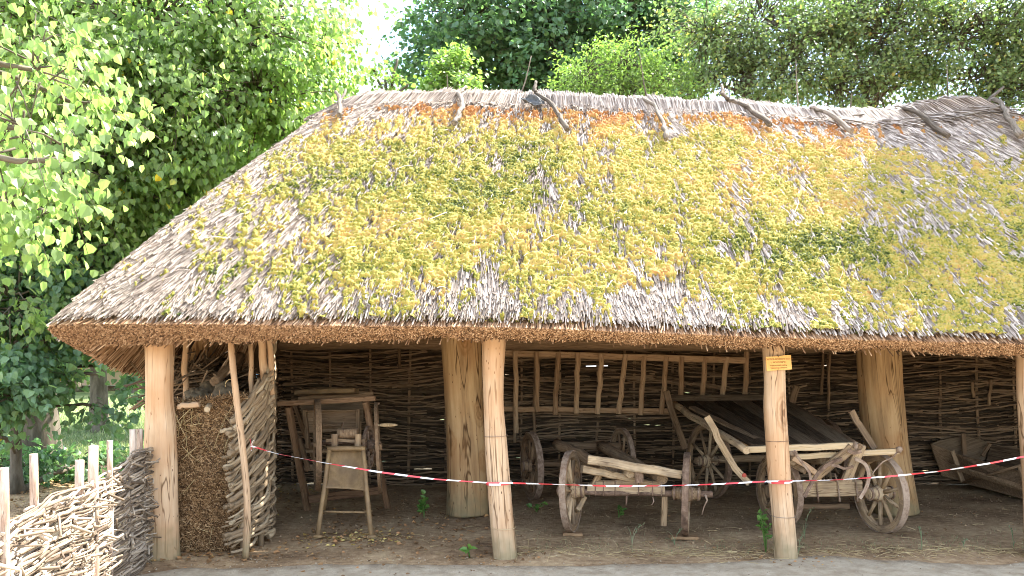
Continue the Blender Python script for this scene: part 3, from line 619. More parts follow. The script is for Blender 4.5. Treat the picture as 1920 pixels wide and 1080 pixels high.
# thin twigs standing from the ridge
def twig(pix, Y, r, parent, name='ridge_twig'):
    P = np.array([W(a, b, Y) for a, b in pix]); k = len(P); tt = np.linspace(0, k-1, k*3)
    Q = np.stack([np.interp(tt, np.arange(k), P[:, i]) for i in range(3)], 1); Q[1:-1] = (Q[:-2]+Q[1:-1]*2+Q[2:])/4
    g = G(); g.sweep(Q, np.linspace(r, r*0.5, len(Q)), m=6); return g.build(name, M['stick'], parent)
for pix in ([(976, 178), (986, 150), (996, 105)], [(1213, 186), (1206, 150), (1199, 98)], [(1497, 206), (1494, 160), (1492, 112)], [(1594, 206), (1596, 188), (1597, 176)], [(1776, 190), (1777, 160), (1775, 120)],
            [(840, 178), (839, 158), (838, 140)]):
    twig(pix, 8.25, 0.009, roof)
Pb = np.array([onroof(a, b, 0.07) for a, b in ((1595, 228), (1640, 216), (1700, 206))]); g = G(); g.sweep(Pb, 0.008, m=6); g.build('binding_withe', M['stick'], roof)
Pb = np.array([onroof(a, b, 0.07) for a, b in ((1780, 236), (1830, 222), (1880, 220), (1915, 226))]); g = G(); g.sweep(Pb, 0.007, m=6); g.build('binding_withe', M['stick'], roof)
# grey cloth scrap on the ridge
c = onroof(1000, 207, 0.10); g = G(); X, Y = gridxy(-1, 1, -1, 1, 26, 20)
fo = 0.05*(fbm(X*1.6+Y*0.5+4, Y*0.9, o=3, seed=2)-0.5)*2; cl = np.stack([c[0]+X*0.11+0.02*np.sin(Y*3), c[1]+0.055*Y-fo, c[2]+Y*0.06*(1-0.45*np.abs(X+0.2))-0.02*X+fo*0.7], -1)
g.grid(cl)
o = g.build('cloth_scrap', M['cloth']); tag(o, 'crumpled grey cloth caught near the ridge of the thatch', 'cloth')
md = o.modifiers.new('s', 'SOLIDIFY'); md.thickness = 0.006

# posts -------------------------------------------------------------
def trunk_post(pts, m=26, mat='pale_wood', name='post', lump=0.02, flat=0.0, label=None, seed=0, ground=None, tilt=None):
    "pts: (left px, right px, py, Y) from the top down to the foot"
    C = []; RR = []
    for a, b, y, Y in pts:
        w = W((a+b)/2, y, Y); C.append(w); RR.append((b-a)/F*Y/2)
    C = np.array(C); RR = np.array(RR); k = len(C); tt = np.linspace(0, k-1, 46)
    Q = np.stack([np.interp(tt, np.arange(k), C[:, i]) for i in range(3)], 1); rr = np.interp(tt, np.arange(k), RR)
    for _ in range(4): Q[1:-1] = (Q[:-2]+Q[1:-1]*2+Q[2:])/4; rr[1:-1] = (rr[:-2]+rr[1:-1]*2+rr[2:])/4
    an = np.arange(m)/m*2*math.pi
    ridg = 1+lump*2*(fbm(np.cos(an)[None]*1.6+seed*7+3, np.sin(an)[None]*1.6+3, Q[:, 2:3]*1.2, o=3, seed=seed)-0.5)*2+0.03*(fbm(np.cos(an)[None]*6+9, np.sin(an)[None]*6+9, Q[:, 2:3]*0.7, o=2, seed=seed+5)-0.5)
    g = G(); cross = np.stack([np.cos(an), np.sin(an)], 1)
    g.sweep(Q, (rr[:, None]*ridg)[None, :, :, None], cross=cross, ref=(0, 1, 0))
    o = g.build(name, M[mat], shed)
    if label: o['label'] = label
    return o
PY = 6.3
trunk_post([(272, 326, 600, PY), (273, 324, 660, PY), (275, 322, 740, PY), (274, 328, 800, PY), (273, 330, 850, PY), (276, 331, 920, PY), (279, 334, 990, PY), (276, 336, 1030, PY), (272, 338, 1058, PY)], seed=1, lump=0.05, label='thick pale post at the left corner')
trunk_post([(903, 952, 600, PY), (904, 948, 650, PY), (905, 945, 700, PY), (907, 944, 760, PY), (909, 951, 830, PY), (913, 957, 900, PY), (918, 962, 970, PY), (924, 968, 1030, PY), (925, 971, 1055, PY)], seed=2, lump=0.04, label='leaning pale post in the middle')
trunk_post([(1430, 1470, 620, PY), (1431, 1471, 670, PY), (1434, 1472, 720, PY), (1432, 1473, 760, PY), (1436, 1477, 820, PY), (1440, 1481, 890, PY), (1447, 1488, 960, PY), (1452, 1494, 1020, PY), (1452, 1496, 1050, PY)], seed=3, lump=0.04, label='pale post that carries the plaque')
trunk_post([(1908, 1950, 640, PY), (1910, 1950, 740, PY), (1915, 1958, 820, PY), (1922, 1965, 920, PY), (1926, 1972, 1050, PY)], seed=4, lump=0.04, label='pale post at the right edge')
trunk_post([(823, 905, 560, 8.15), (827, 902, 640, 8.15), (832, 905, 720, 8.15), (838, 908, 800, 8.15), (840, 914, 880, 8.15), (839, 917, 930, 8.15), (838, 920, 962, 8.15)], seed=5, mat='post_wood', lump=0.06, label='massive knotty inner trunk post behind the leaning post')
trunk_post([(1606, 1680, 560, 8.15), (1608, 1684, 640, 8.15), (1612, 1688, 720, 8.15), (1618, 1696, 790, 8.15), (1632, 1704, 860, 8.15), (1640, 1714, 920, 8.15), (1640, 1720, 960, 8.15)], seed=6, mat='post_wood', lump=0.05, label='massive orange brown inner trunk post beside the flatbed cart')
trunk_post([(352, 400, 600, 7.7), (354, 400, 660, 7.7), (356, 402, 740, 7.7), (356, 406, 800, 7.7), (356, 408, 898, 7.7), (356, 410, 985, 7.7)], seed=7, mat='post_wood', lump=0.05)
trunk_post([(430, 478, 620, 9.9), (432, 480, 760, 9.9), (432, 482, 920, 9.9)], seed=8, mat='old_wood', lump=0.05)
g = G(); g.pole((7.1, 6.3, 0), (7.1, 6.3, 1.95), 0.13); g.build('post', M['pale_wood'], shed)
g = G(); g.pole((7.1, 10.1, 0), (7.1, 10.1, 2.0), 0.13); g.build('post', M['post_wood'], shed)
# wires round the front posts
def wire_ring(px, py, Y, r, tilt=0.0, mat='stick', wr=0.0022):
    c = W(px, py, Y); an = np.linspace(0, 2*math.pi, 29)[:-1]
    P = c+np.stack([np.cos(an)*r, np.sin(an)*r, np.cos(an)*tilt], 1)
    g = G(); g.sweep(P, wr, m=5, closed=True, ref=(0, 0, 1)); return g.build('wire', M[mat], shed)
wire_ring(930, 817, PY, 0.102, 0.004, 'rust'); wire_ring(943, 988, PY, 0.106, -0.003, 'fresh_wood'); wire_ring(1457, 826, PY, 0.097, 0.004, 'rust'); wire_ring(1469, 967, PY, 0.099, 0.0, 'stick')
# plates, tie beams, rafters
g = G(); g.pole((-3.25, 6.42, 1.99), (7.3, 6.42, 1.97), 0.07, seg=20, wob=0.004); g.build('front_beam', M['old_wood'], shed)
g = G(); g.pole((-3.3, 10.1, 1.95), (7.3, 10.1, 1.90), 0.10, seg=20, wob=0.006); g.build('back_beam', M['old_wood'], shed)
for x in (-2.7, 0.05, 2.3, 4.4):
    g = G(); g.pole((x, 6.5, 2.10), (x, 10.2, 2.08), 0.07, seg=10); g.build('tie_beam', M['old_wood'], shed)
for x in np.arange(-2.4, 7.2, 0.85):
    xr = np.clip(x, -1.7, 4.8)
    g = G(); g.pole((x, 6.05, 1.92), (xr, 8.2, 4.05), 0.045, seg=8); g.build('rafter', M['old_wood'], shed)
    g = G(); g.pole((x, 10.35, 1.92), (xr, 8.2, 4.05), 0.045, seg=8); g.build('rafter', M['old_wood'], shed)

# wattle ---------------------------------------------------------------
def wands(path, zf, nrow, spacing, r, Lr, amp, K=18, rise=0.0, jit=0.012, dens=1.0, edge=0.0, zt=None):
    "wands woven between the stakes of a wall whose foot runs along path"
    path = np.asarray(path, float); seg = np.linalg.norm(np.diff(path, axis=0), axis=1); cum = np.concatenate([[0], np.cumsum(seg)]); Ltot = cum[-1]
    P = []; rr = []
    for k in range(nrow):
        u = k/(nrow-1)
        pos = -R.random()*Lr[1]*0.8
        while pos < Ltot:
            L = Lr[0]+(Lr[1]-Lr[0])*R.random()
            if R.random() < dens:
                a = max(pos, -edge*R.random()); b = min(pos+L, Ltot+edge*R.random())
                if b-a > 0.15:
                    t = np.linspace(a, b, K); tcl = np.clip(t, 0, Ltot)
                    xy = np.stack([np.interp(tcl, cum, path[:, 0]), np.interp(tcl, cum, path[:, 1])], 1)
                    i = np.clip(np.searchsorted(cum, tcl, 'right')-1, 0, len(seg)-1); dd = (path[1:]-path[:-1])[i]/seg[i][:, None]
                    xy = xy+dd*(t-tcl)[:, None]
                    nn = np.stack([dd[:, 1], -dd[:, 0]], 1)
                    off = amp*np.sin(math.pi*t/spacing+k*math.pi)*(0.7+0.5*R.random())+R.normal(0, 0.004, K)
                    z = zf(tcl, u)+rise*(t-a)+np.cumsum(R.normal(0, jit*0.35, K))*0.6+R.normal(0, jit*0.7)+0.02*np.sin(t*2.1+k)
                    P.append(np.stack([xy[:, 0]+nn[:, 0]*off, xy[:, 1]+nn[:, 1]*off, np.maximum(z, 0.01)], 1))
                    q = r*(0.6+0.8*R.random()); rr.append(q*np.linspace(1.15, 0.7, K) if R.random() < 0.5 else q*np.linspace(0.7, 1.15, K))
            pos += L*(0.55+0.4*R.random())
    return np.array(P), np.array(rr)
def wall(name, path, zf, nrow, spacing, r, Lr, amp, mat, parent, stake_r=0.022, stake_top=0.1, stake_mat=None, **kw):
    g = G(); P, rr = wands(path, zf, nrow, spacing, r, Lr, amp, **kw); g.sweep(P, rr, m=6)
    w = g.build(name, M[mat], parent)
    path = np.asarray(path, float); seg = np.linalg.norm(np.diff(path, axis=0), axis=1); cum = np.concatenate([[0], np.cumsum(seg)])
    for t in np.arange(spacing*0.5, cum[-1], spacing):
        x, y = np.interp(t, cum, path[:, 0]), np.interp(t, cum, path[:, 1]); zt = float(zf(np.array([t]), 1.0)[0])
        g = G(); g.pole((x, y, -0.02), (x+R.normal(0, 0.02), y+R.normal(0, 0.02), zt+stake_top*(0.3+R.random())), stake_r*(0.8+0.4*R.random()), stake_r*0.8, seg=6, m=8, wob=0.008)
        g.build('stake', M[stake_mat or mat], w)
    return w
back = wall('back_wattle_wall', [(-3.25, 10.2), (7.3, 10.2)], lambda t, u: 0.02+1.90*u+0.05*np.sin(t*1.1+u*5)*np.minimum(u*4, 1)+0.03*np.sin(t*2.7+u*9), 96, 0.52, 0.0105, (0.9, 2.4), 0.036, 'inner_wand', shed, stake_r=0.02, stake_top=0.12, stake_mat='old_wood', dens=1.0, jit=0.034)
g = G(); P, rr = wands([(-3.3, 10.27), (7.3, 10.27)], lambda t, u: 0.02+1.98*u+t*0, 150, 0.52, 0.014, (0.9, 2.2), 0.02, jit=0.012); g.sweep(P, rr, m=5); P, rr = wands([(-3.3, 10.33), (7.3, 10.33)], lambda t, u: 0.02+2.05*u+t*0, 150, 0.52, 0.017, (0.9, 2.2), 0.015, jit=0.014); g.sweep(P, rr, m=5); g.build('dark_gap_backing', M['dark_wand'], back)  # added layers behind the wall, coloured dark so no bright gaps show through
# a few stakes in front of the weave, as where it is doubled
for px, y0, y1 in ((750, 640, 690), (1003, 660, 930), (965, 660, 830), (1168, 645, 700), (1540, 660, 740), (1552, 655, 760), (1855, 712, 760), (1826, 716, 745)):
    g = G(); g.pole(W(px, y1, 10.12), W(px+R.normal(0, 3), y0, 10.12), 0.022, 0.018, seg=5, m=8); g.build('stake', M['old_wood'], back)
wall('side_wattle_wall', [(-3.14, 10.1), (-3.12, 7.0)], lambda t, u: 0.02+(1.50-0.06*t)*u, 48, 0.5, 0.012, (0.8, 2.0), 0.026, 'inner_wand', shed, stake_top=0.25, edge=0.3, jit=0.03)
wall('right_wattle_wall', [(7.2, 10.1), (7.2, 6.4)], lambda t, u: 0.02+1.9*u+t*0, 130, 0.5, 0.013, (0.8, 2.2), 0.028, 'inner_wand', shed)
# short partition of thick cut wands on the right of the straw
part = wall('partition_wattle', [(-2.40, 6.42), (-2.30, 6.62), (-2.24, 6.92), (-2.40, 7.45)], lambda t, u: 0.03+(1.12+0.75*t)*u+0.28*t*(1-u)*u*3, 46, 0.24, 0.0175, (0.6, 1.2), 0.032, 'cut_wand', shed, stake_r=0.024, stake_top=0.04, edge=0.10, rise=0.10, jit=0.014)
# poles at its front edge and beside the straw
g = G(); Q = np.array([W(a, b, 6.27) for a, b in ((432, 632), (437, 690), (445, 760), (454, 830), (463, 920), (464, 990), (460, 1046))])
tt = np.linspace(0, 6, 25); Q = np.stack([np.interp(tt, np.arange(7), Q[:, i]) for i in range(3)], 1); Q[1:-1] = (Q[:-2]+2*Q[1:-1]+Q[2:])/4
g.sweep(Q, np.linspace(0.026, 0.031, 25)*(1+R.normal(0, 0.04, 25)), m=10); g.build('pole', M['pale_wood'], shed)['label'] = 'thin curved pale pole in front of the wattle partition'
for a, b, y0, y1, Y, r in ((341, 347, 640, 770, 7.0, 0.028), (467, 470, 665, 716, 6.9, 0.024), (491, 489, 632, 668, 6.9, 0.036), (504, 504, 632, 690, 6.95, 0.030)):
    g = G(); g.pole(W(a+6, y1+60, Y), W(b, y0-20, Y), r, r*0.95, seg=6, m=9, wob=0.004); g.build('pole', M['pale_wood'], shed)
# plaque on its post
pl = thing('plaque', 'small orange wooden plaque with Cyrillic lettering nailed high on the post', 'sign', W(1460, 694, PY-0.118))
g = G(); g.beam(W(1436.5, 682.5, PY-0.113), W(1483.5, 679, PY-0.113), 0.010, 0.118, seg=4, wob=0.0, ch=0.06); g.build('board', M['plaque'], pl)
g = G()
for py in (669, 692):
    w = W(1460, py, PY-0.119); g.lathe(w, (0, -1, 0), [(0, 0.0035), (0.002, 0.003)], m=8)
g.build('nail', M['black'], pl)
def lettering(txt, px, py, size, Y, parent):
    c = bpy.data.curves.new('lettering', 'FONT'); c.body = txt; c.size = size; c.align_x = 'CENTER'; c.align_y = 'CENTER'; c.extrude = 0.0006
    tmp = bpy.data.objects.new('tmp', c); scene.collection.objects.link(tmp); dg = bpy.context.evaluated_depsgraph_get()
    me = bpy.data.meshes.new_from_object(tmp.evaluated_get(dg)); bpy.data.objects.remove(tmp); me.name = 'lettering'
    o = bpy.data.objects.new('lettering', me); scene.collection.objects.link(o); me.materials.clear(); me.materials.append(M['ink'])
    w = W(px, py, Y); o.parent = parent; o.location = tuple(w-np.array(parent.location)); o.rotation_euler = (rad(90), rad(-2.0), 0)
    return o
for txt, px, py, sz in (("ПОВІТКА-ВОЗІВНЯ XIX ст.", 1460, 673.5, 0.019), ("с. ЯСНОЗІР'Я", 1459, 679.5, 0.019), ("Черкаський район", 1459.5, 685, 0.016), ("Черкаська область", 1460, 689.8, 0.015)):
    lettering(txt, px, py, sz, PY-0.1195, pl)

# ------------------------------------------------------------------ wattle fence at the left
fence = thing('wattle_fence', 'low silvery wattle fence running from the corner post towards the viewer', 'fence', (-2.8, 5.2, 0))
fp = np.array([(-3.06, 6.42), (-2.93, 5.9), (-2.78, 5.2), (-2.60, 4.5), (-2.40, 3.7), (-2.22, 3.0), (-2.1, 2.3)])
def fz(t, u): return 0.02+(0.90-0.02*t+0.03*np.sin(t*3))*u
P, rr = wands(fp, fz, 100, 0.42, 0.0075, (0.8, 2.3), 0.026, edge=0.10, jit=0.014, K=20)
g = G(); g.sweep(P, rr, m=6)
# splinters and cut ends that stick out of the weave
seg = np.linalg.norm(np.diff(fp, axis=0), axis=1); cum = np.concatenate([[0], np.cumsum(seg)])
n = 380; t = R.random(n)*cum[-1]; bx = np.stack([np.interp(t, cum, fp[:, 0]), np.interp(t, cum, fp[:, 1]), 0.04+0.84*R.random(n)], 1)
dr = nrm(np.stack([0.25+0.3*R.random(n), np.where(R.random(n) < 0.5, 1, -1)*(0.6+R.random(n)), R.normal(0, 0.5, n)], 1)); L = 0.05+0.16*R.random(n)
g.sweep(np.stack([bx+np.array([0.015, 0, 0])-dr*L[:, None]*0.3, bx+dr*L[:, None]*0.7+np.array([0.03, 0, 0])], 1), 0.0075*(0.5+R.random(n)), m=5)
weave = g.build('weave', M['silver_wand'], fence)
def fence_stake(px, top, w, Y, lean=0):
    x0 = W(px, 0, Y)[0]; a = W(px+lean, top, Y); g = G(); r = w/F*Y/2
    g.pole((x0, Y, 0.0), a, r*1.05, r*0.95, seg=6, m=10, wob=0.003, lump=0.05); g.build('stake', M['fence_stake'], fence)
M['fence_stake'] = grainy('peeling_bark_stake', [(0.2, (0.16, 0.09, 0.06)), (0.45, (0.33, 0.23, 0.17)), (0.6, (0.46, 0.38, 0.31)), (0.8, (0.55, 0.48, 0.41))], 0.3, (30, 30, 5), 0.8, 0.4, cracks=0.6)
for a in ((7, 877, 17, 3.35), (63, 851, 15, 3.85), (143, 863, 16, 4.5, 6), (175, 836, 18, 4.75), (206, 826, 11, 5.1), (249, 805, 12, 5.85), (262, 804, 12, 6.05)):
    fence_stake(*a)

# ------------------------------------------------------------------ straw stack and what lies on it
def clod(c, r, n=22, seed=0, amp=0.25, fr=2.5):
    th = np.linspace(0, math.pi, n)[:, None]; ph = np.linspace(0, 2*math.pi, n*2+1)[None, :]
    d = np.stack([np.sin(th)*np.cos(ph), np.sin(th)*np.sin(ph), np.cos(th)+0*ph], -1)
    k = 1+amp*(fbm(d[..., 0]*fr+5+seed, d[..., 1]*fr+5, d[..., 2]*fr+5, o=4, seed=seed)-0.5)*2
    return np.asarray(c)+d*k[..., None]*np.asarray(r)
ss = thing('straw_stack', 'brown stack of chaffy straw packed between the corner post and the wattle partition', 'straw stack', (-2.7, 6.9, 0))
x0, x1, y0, y1 = -3.02, -2.36, 6.52, 7.25
zt = lambda X: 1.27+0.10*(X+3.0)
yy_, zz_ = np.meshgrid(np.linspace(x0, x1, 60), np.linspace(0, 1, 110), indexing='ij')
Zf = zz_*zt(yy_); band = 0.035*np.abs(np.sin(Zf*math.pi/0.42))**0.6
Yf = y0+0.05-band-0.05*(fbm(yy_*6, Zf*6, o=4, seed=71)-0.5)-0.05*np.sin(math.pi*(yy_-x0)/(x1-x0))+0.03*Zf
Pf = np.stack([yy_, Yf, Zf], -1); g = G(); g.grid(Pf)
Xt, Yt = gridxy(x0, x1, y0, y1, 30, 40); ft = (Yt-y0)/(y1-y0)
yfront = np.interp(Xt[:, 0], yy_[:, -1][:60] if False else np.linspace(x0, x1, 60), Yf[:, -1])
Yt = yfront[:, None]+(y1-yfront[:, None])*ft
g.grid(np.stack([Xt, Yt, zt(Xt)+0.10*(fbm(Xt*5, Yt*5, o=3, seed=3)-0.5)*np.clip(ft*6, 0, 1)], -1))
for xx, col in ((x0, 0), (x1, -1)):
    Ys, Zs = np.meshgrid(np.linspace(0, 1, 20), np.linspace(0, 1, 110), indexing='ij')
    yf = Yf[col][None, :]; g.grid(np.stack([Ys*0+xx, yf+(y1-yf)*Ys, Zs*zt(xx)], -1))
core = g.build('packed_straw', M['straw'], ss)
n = 15000; a = R.random(n); b = R.random(n); i = (a*59).astype(int); j = (b*109).astype(int); c = Pf[i, j]+np.stack([R.normal(0, 0.006, n), -0.006+R.normal(0, 0.006, n), R.normal(0, 0.004, n)], 1)
d = nrm(np.stack([R.normal(0, 1, n), R.normal(0, 0.9, n), R.normal(0, 0.7, n)], 1)); L = 0.008+0.03*R.random(n)**3
g = G(); g.sweep(np.stack([c-d*L[:, None], c+d*L[:, None]], 1), 0.0032*(0.5+R.random(n)), m=3, smooth=False)
n = 1500; c = np.stack([x0+(x1-x0)*R.random(n), y0+0.02+0.9*R.random(n)**2, 0*R.random(n)], 1); c[:, 2] = zt(c[:, 0])+0.02*R.random(n)
d = nrm(R.normal(0, 1, (n, 3))*np.array([1, 1, 0.4])); L = 0.03+0.05*R.random(n); g.sweep(np.stack([c-d*L[:, None], c+d*L[:, None]], 1), 0.003, m=3, smooth=False)
tag(g.build('straw_stalks', M['straw'], ss), kind='stuff')
n = 34; g = G(); c = np.stack([x0+(x1-x0)*R.random(n), y0-0.04+0.02*R.random(n), np.where(R.random(n) < 0.5, 1.2-0.3*R.random(n)**2, R.random(n)*1.2)], 1); d = nrm(np.stack([R.normal(0, 0.5, n), R.normal(0, 0.2, n)-0.2, R.normal(0, 1, n)], 1)); L = 0.05+0.10*R.random(n)
m_ = c+np.array([0, -0.02, 0.0]); g.sweep(np.stack([c-d*L[:, None], m_, c+d*L[:, None]], 1), 0.0028, m=4)
g.build('long_straws', M['dry_grass'], ss)['kind'] = 'stuff'
def single_pole(name, label, cat, a, b, r, mat, r2=None, group=None, **kw):
    g = G(); g.pole(a, b, r, r2, **kw); return tag(g.build(name, M[mat]), label, cat, group)
single_pole('cut_log', 'short pale round log lying on the left edge of the straw stack', 'log', W(332, 762, 6.38), W(374, 758, 6.45), 0.026, 'pale_wood', group='cut logs on the straw')
single_pole('cut_log', 'pale cut log end pointing out of the middle of the straw top', 'log', W(388, 768, 6.36), W(410, 738, 7.3), 0.024, 'cut_wand', group='cut logs on the straw')
single_pole('cut_log', 'dark round pole leaning up across the bundles on the straw', 'log', W(402, 716, 7.0), W(452, 668, 7.6), 0.045, 'old_wood', group='cut logs on the straw')
for k, (px, py, Y, r, lab) in enumerate(((372, 742, 7.0, (0.10, 0.14, 0.07), 'dusty sack slumped on the straw beside the short pale log'), (398, 728, 7.2, (0.12, 0.12, 0.09), 'crumpled grey sack in the middle of the straw top'), (424, 735, 6.95, (0.10, 0.12, 0.085), 'lumpy pale sack against the curved pole'), (412, 755, 6.75, (0.08, 0.08, 0.05), 'small flat sack at the front of the straw top'))):
    g = G(); P = clod(W(px, py, Y), r, seed=k+3, amp=0.55, fr=2.2); g.grid(P); tag(g.build('sack', M['sack']), lab, 'sack', 'sacks on the straw')
# brushwood heap behind the sacks
n = 650; c = W(385, 715, 7.6)+np.stack([R.normal(0, 0.16, n), R.normal(0, 0.25, n), R.normal(0, 0.10, n)], 1); c[:, 2] -= np.abs(c[:, 0]+3.15)*0.15
d = nrm(np.stack([R.normal(0.9, 0.5, n), R.normal(0, 0.5, n), R.normal(0.35, 0.35, n)], 1)); L = 0.10+0.22*R.random(n)
g = G(); g.sweep(np.stack([c-d*L[:, None], c+R.normal(0, 0.015, (n, 3)), c+d*L[:, None]], 1), 0.0075*(0.5+R.random(n)), m=5)
tag(g.build('brushwood', M['inner_wand']), 'dark tangle of brushwood heaped behind the sacks', 'brushwood', kind='stuff')
g = G(); an = np.linspace(-0.3, 2.9, 14); c = W(432, 722, 6.6); g.sweep(np.stack([c[0]-0.045*np.cos(an), c[1]+0*an, c[2]+0.05*np.sin(an)-0.03*(an > 2.5)], 1), 0.004, m=6)
tag(g.build('bent_withe', M['dry_grass']), 'pale bent withe curling beside the curved pole', 'twig')

# ------------------------------------------------------------------ ladder rack hung on the back wall
lad = thing('wooden_rack', 'long ladder-like wooden rack with upright rungs hung on the back wattle wall', 'rack', W(1180, 780, 10.05))
LY = 10.05
g = G(); g.beam(W(940, 662, LY), W(1398, 676, LY-0.05), 0.06, 0.085, seg=8, wob=0.004); g.build('rail', M['rack'], lad)
g = G(); g.beam(W(940, 766, LY), W(1262, 771, LY-0.03), 0.055, 0.07, seg=8, wob=0.004); g.build('rail', M['rack'], lad)
for (xa, ya, xb, yb) in ((966, 662, 968, 812), (1006, 663, 1008, 772), (1047, 665, 1041, 778), (1083, 665, 1081, 775), (1127, 666, 1120, 776), (1173, 667, 1160, 776), (1208, 671, 1201, 778), (1249, 672, 1240, 776), (1278, 672, 1276, 750), (1323, 673, 1316, 750), (1364, 672, 1354, 748), (1400, 662, 1397, 750)):
    g = G(); g.beam(W(xa, ya-3, LY-0.06), W(xb, yb, LY-0.06), 0.066, 0.055, seg=6, wob=0.006, ch=0.3); g.build('rung', M['rack'], lad)

# ------------------------------------------------------------------ wheels
def wheel(parent, c, nrml, Rw, tw=0.055, th=0.062, ns=10, mat='cart_wood', hubL=0.13, lean=0.0, ph=0.0, cone=0.02):
    c = np.asarray(c, float); nrml = nrm(np.asarray(nrml, float)); k = 48
    t0 = np.array([0, 0, 1.]); sd = nrm(np.cross(nrml, t0)); up = np.cross(sd, nrml)
    an = np.arange(k)/k*2*math.pi
    def ring(r): return c+r*(np.cos(an)[:, None]*sd+np.sin(an)[:, None]*up)
    root = bpy.data.objects.new('wheel', None); scene.collection.objects.link(root); root.parent = parent
    root.location = tuple(c-np.array(parent.location)); root.empty_display_size = 0.1
    x, y, q = tw/2, th/2, 0.008
    cross = [[-x+q, -y], [x-q, -y], [x, -y+q], [x, y-q], [x-q, y], [-x+q, y], [-x, y-q], [-x, -y+q]]
    # sweep with reference = wheel axis so the section stays square to it
    def rsweep(g, r, cross):
        P = ring(r); tg = nrm(np.roll(P, -1, 0)-np.roll(P, 1, 0)); rd = nrm(P-c)
        cr = np.asarray(cross); m = len(cr)
        wob = (1+0.0*an)[:, None]
        V = P[:, None]+cr[None, :, :1]*nrml+cr[None, :, 1:]*rd[:, None]*wob[:, None]
        V = V+R.normal(0, 0.0012, V.shape)
        kk = np.arange(k)[:, None]; mm = np.arange(m)[None]
        f = np.stack(np.broadcast_arrays(kk*m+mm, kk*m+(mm+1) % m, ((kk+1) % k)*m+(mm+1) % m, ((kk+1) % k)*m+mm), -1).reshape(-1, 4)
        gc = np.concatenate([np.broadcast_to(cr[None], (k, m, 2)), np.broadcast_to((an*Rw)[:, None, None], (k, m, 1))], -1)+R.random(3)*9
        g.add(V, [f], gc, None, False)
    g = G(); rsweep(g, Rw-y-0.006, cross); g.build('rim', M[mat], root)
    tx = tw/2+0.002; g = G(); rsweep(g, Rw-0.0035, [[-tx, -0.0035], [tx, -0.0035], [tx, 0.0035], [-tx, 0.0035]]); g.build('tyre', M['rust'], root)
    g = G(); h = hubL; g.lathe(c, nrml, [(-h, 0.045), (-h*0.9, 0.055), (-h*0.4, 0.062), (-h*0.3, 0.078), (h*0.3, 0.078), (h*0.4, 0.062), (h*0.9, 0.055), (h, 0.045)], m=18); g.build('hub', M[mat], root)
    g = G()
    for z in (-h*0.85, -h*0.38, h*0.38, h*0.85):
        g.lathe(c+nrml*z, nrml, [(-0.009, 0.05+0.014), (-0.009, 0.066), (0.009, 0.066), (0.009, 0.064)], m=18)
    g.build('hub_band', M['rust'], root)
    for i in range(ns):
        a = i/ns*2*math.pi+ph; d = math.cos(a)*sd+math.sin(a)*up
        g = G(); g.sweep(np.stack([c+d*0.06, c+d*(Rw*0.5), c+d*(Rw-th*0.9)]), np.array([0.024, 0.018, 0.018])*(1+R.normal(0, 0.06)), m=8, smooth=True); g.build('spoke', M[mat], root)
    return root

# cart running gear ------------------------------------------------------
cart = thing('cart_chassis', 'bare four-wheeled wooden cart chassis with loose planks on its front axle', 'cart', (1.1, 8.0, 0))
fl = W(1071, 925, 7.20); fr = W(1287, 926, 7.05)
fl[2] = 0.415; fr[2] = 0.415
n1 = (math.cos(rad(17)), -math.sin(rad(17)), 0.04); n2 = (math.cos(rad(15)), -math.sin(rad(15)), -0.02)
wheel(cart, fl, n1, 0.388, ph=0.2); wheel(cart, fr, n2, 0.388, ph=0.1)
rl = W(997, 872, 9.1); rr_ = W(1166, 872, 9.35); rl[2] = 0.41; rr_[2] = 0.44
wheel(cart, rl, (math.cos(rad(14)), math.sin(rad(14)), 0.02), 0.41, mat='old_wood', tw=0.07, th=0.08); wheel(cart, rr_, (math.cos(rad(12)), math.sin(rad(12)), 0), 0.41, mat='old_wood')
g = G(); g.pole(fl-nrm(np.array(fr-fl))*0.14, fr+nrm(fr-fl)*0.24, 0.030, seg=6); g.build('axle', M['rust'], cart)
g = G(); g.pole(rl-np.array([0.12, 0, 0]), rr_+np.array([0.12, 0, 0]), 0.035, seg=6); g.build('axle', M['old_wood'], cart)
ax0 = W(1102, 916, 7.2); ax1 = W(1246, 920, 7.1)
g = G(); g.beam(ax0, ax1, 0.10, 0.095, seg=8, ch=0.2, taper=0.95); g.build('axle_beam', M['cart_wood'], cart)
g = G(); g.beam(W(1118, 906, 7.2), W(1238, 908, 7.1), 0.085, 0.05, seg=8, ch=0.35, bow=0.015); g.build('bolster', M['cart_wood'], cart)
for px in (1116, 1131, 1153, 1197, 1223, 1240):
    g = G(); b = W(px, 916, 7.06)
    for dz in (0.0,):
        P = b+np.array([[0, 0.0, 0.07], [0, -0.012, 0.055], [0, -0.014, 0], [0, -0.012, -0.05], [0, 0.0, -0.075]])
        g.sweep(P, [0.004, 0.006, 0.005, 0.008, 0.003], m=6)
    g.build('iron_clamp', M['rust'], cart)
single = [('plank', 'cart_wood', W(1102, 862, 6.98), W(1276, 890, 6.92), 0.115, 0.085, 0.9), ('plank', 'cart_wood', W(1091, 879, 7.08), W(1196, 900, 7.15), 0.10, 0.075, 0.75)]
for nm, mt, a, b, w_, h_, tp_ in single:
    g = G(); g.beam(a, b, w_, h_, seg=8, taper=tp_, ch=0.12, roll=0.15); g.build(nm, M[mt], cart)
g = G(); g.pole(W(1044, 832, 9.0), W(1150, 880, 7.3), 0.062, 0.05, seg=8); g.build('shaft', M['old_wood'], cart)
g = G(); g.pole(W(1128, 836, 9.0), W(1242, 898, 7.05), 0.065, 0.052, seg=8); g.build('shaft', M['cart_wood'], cart)
g = G(); g.pole(W(1145, 873, 7.8), W(1182, 889, 7.0), 0.045, 0.04, seg=5); g.build('shaft', M['cart_wood'], cart)
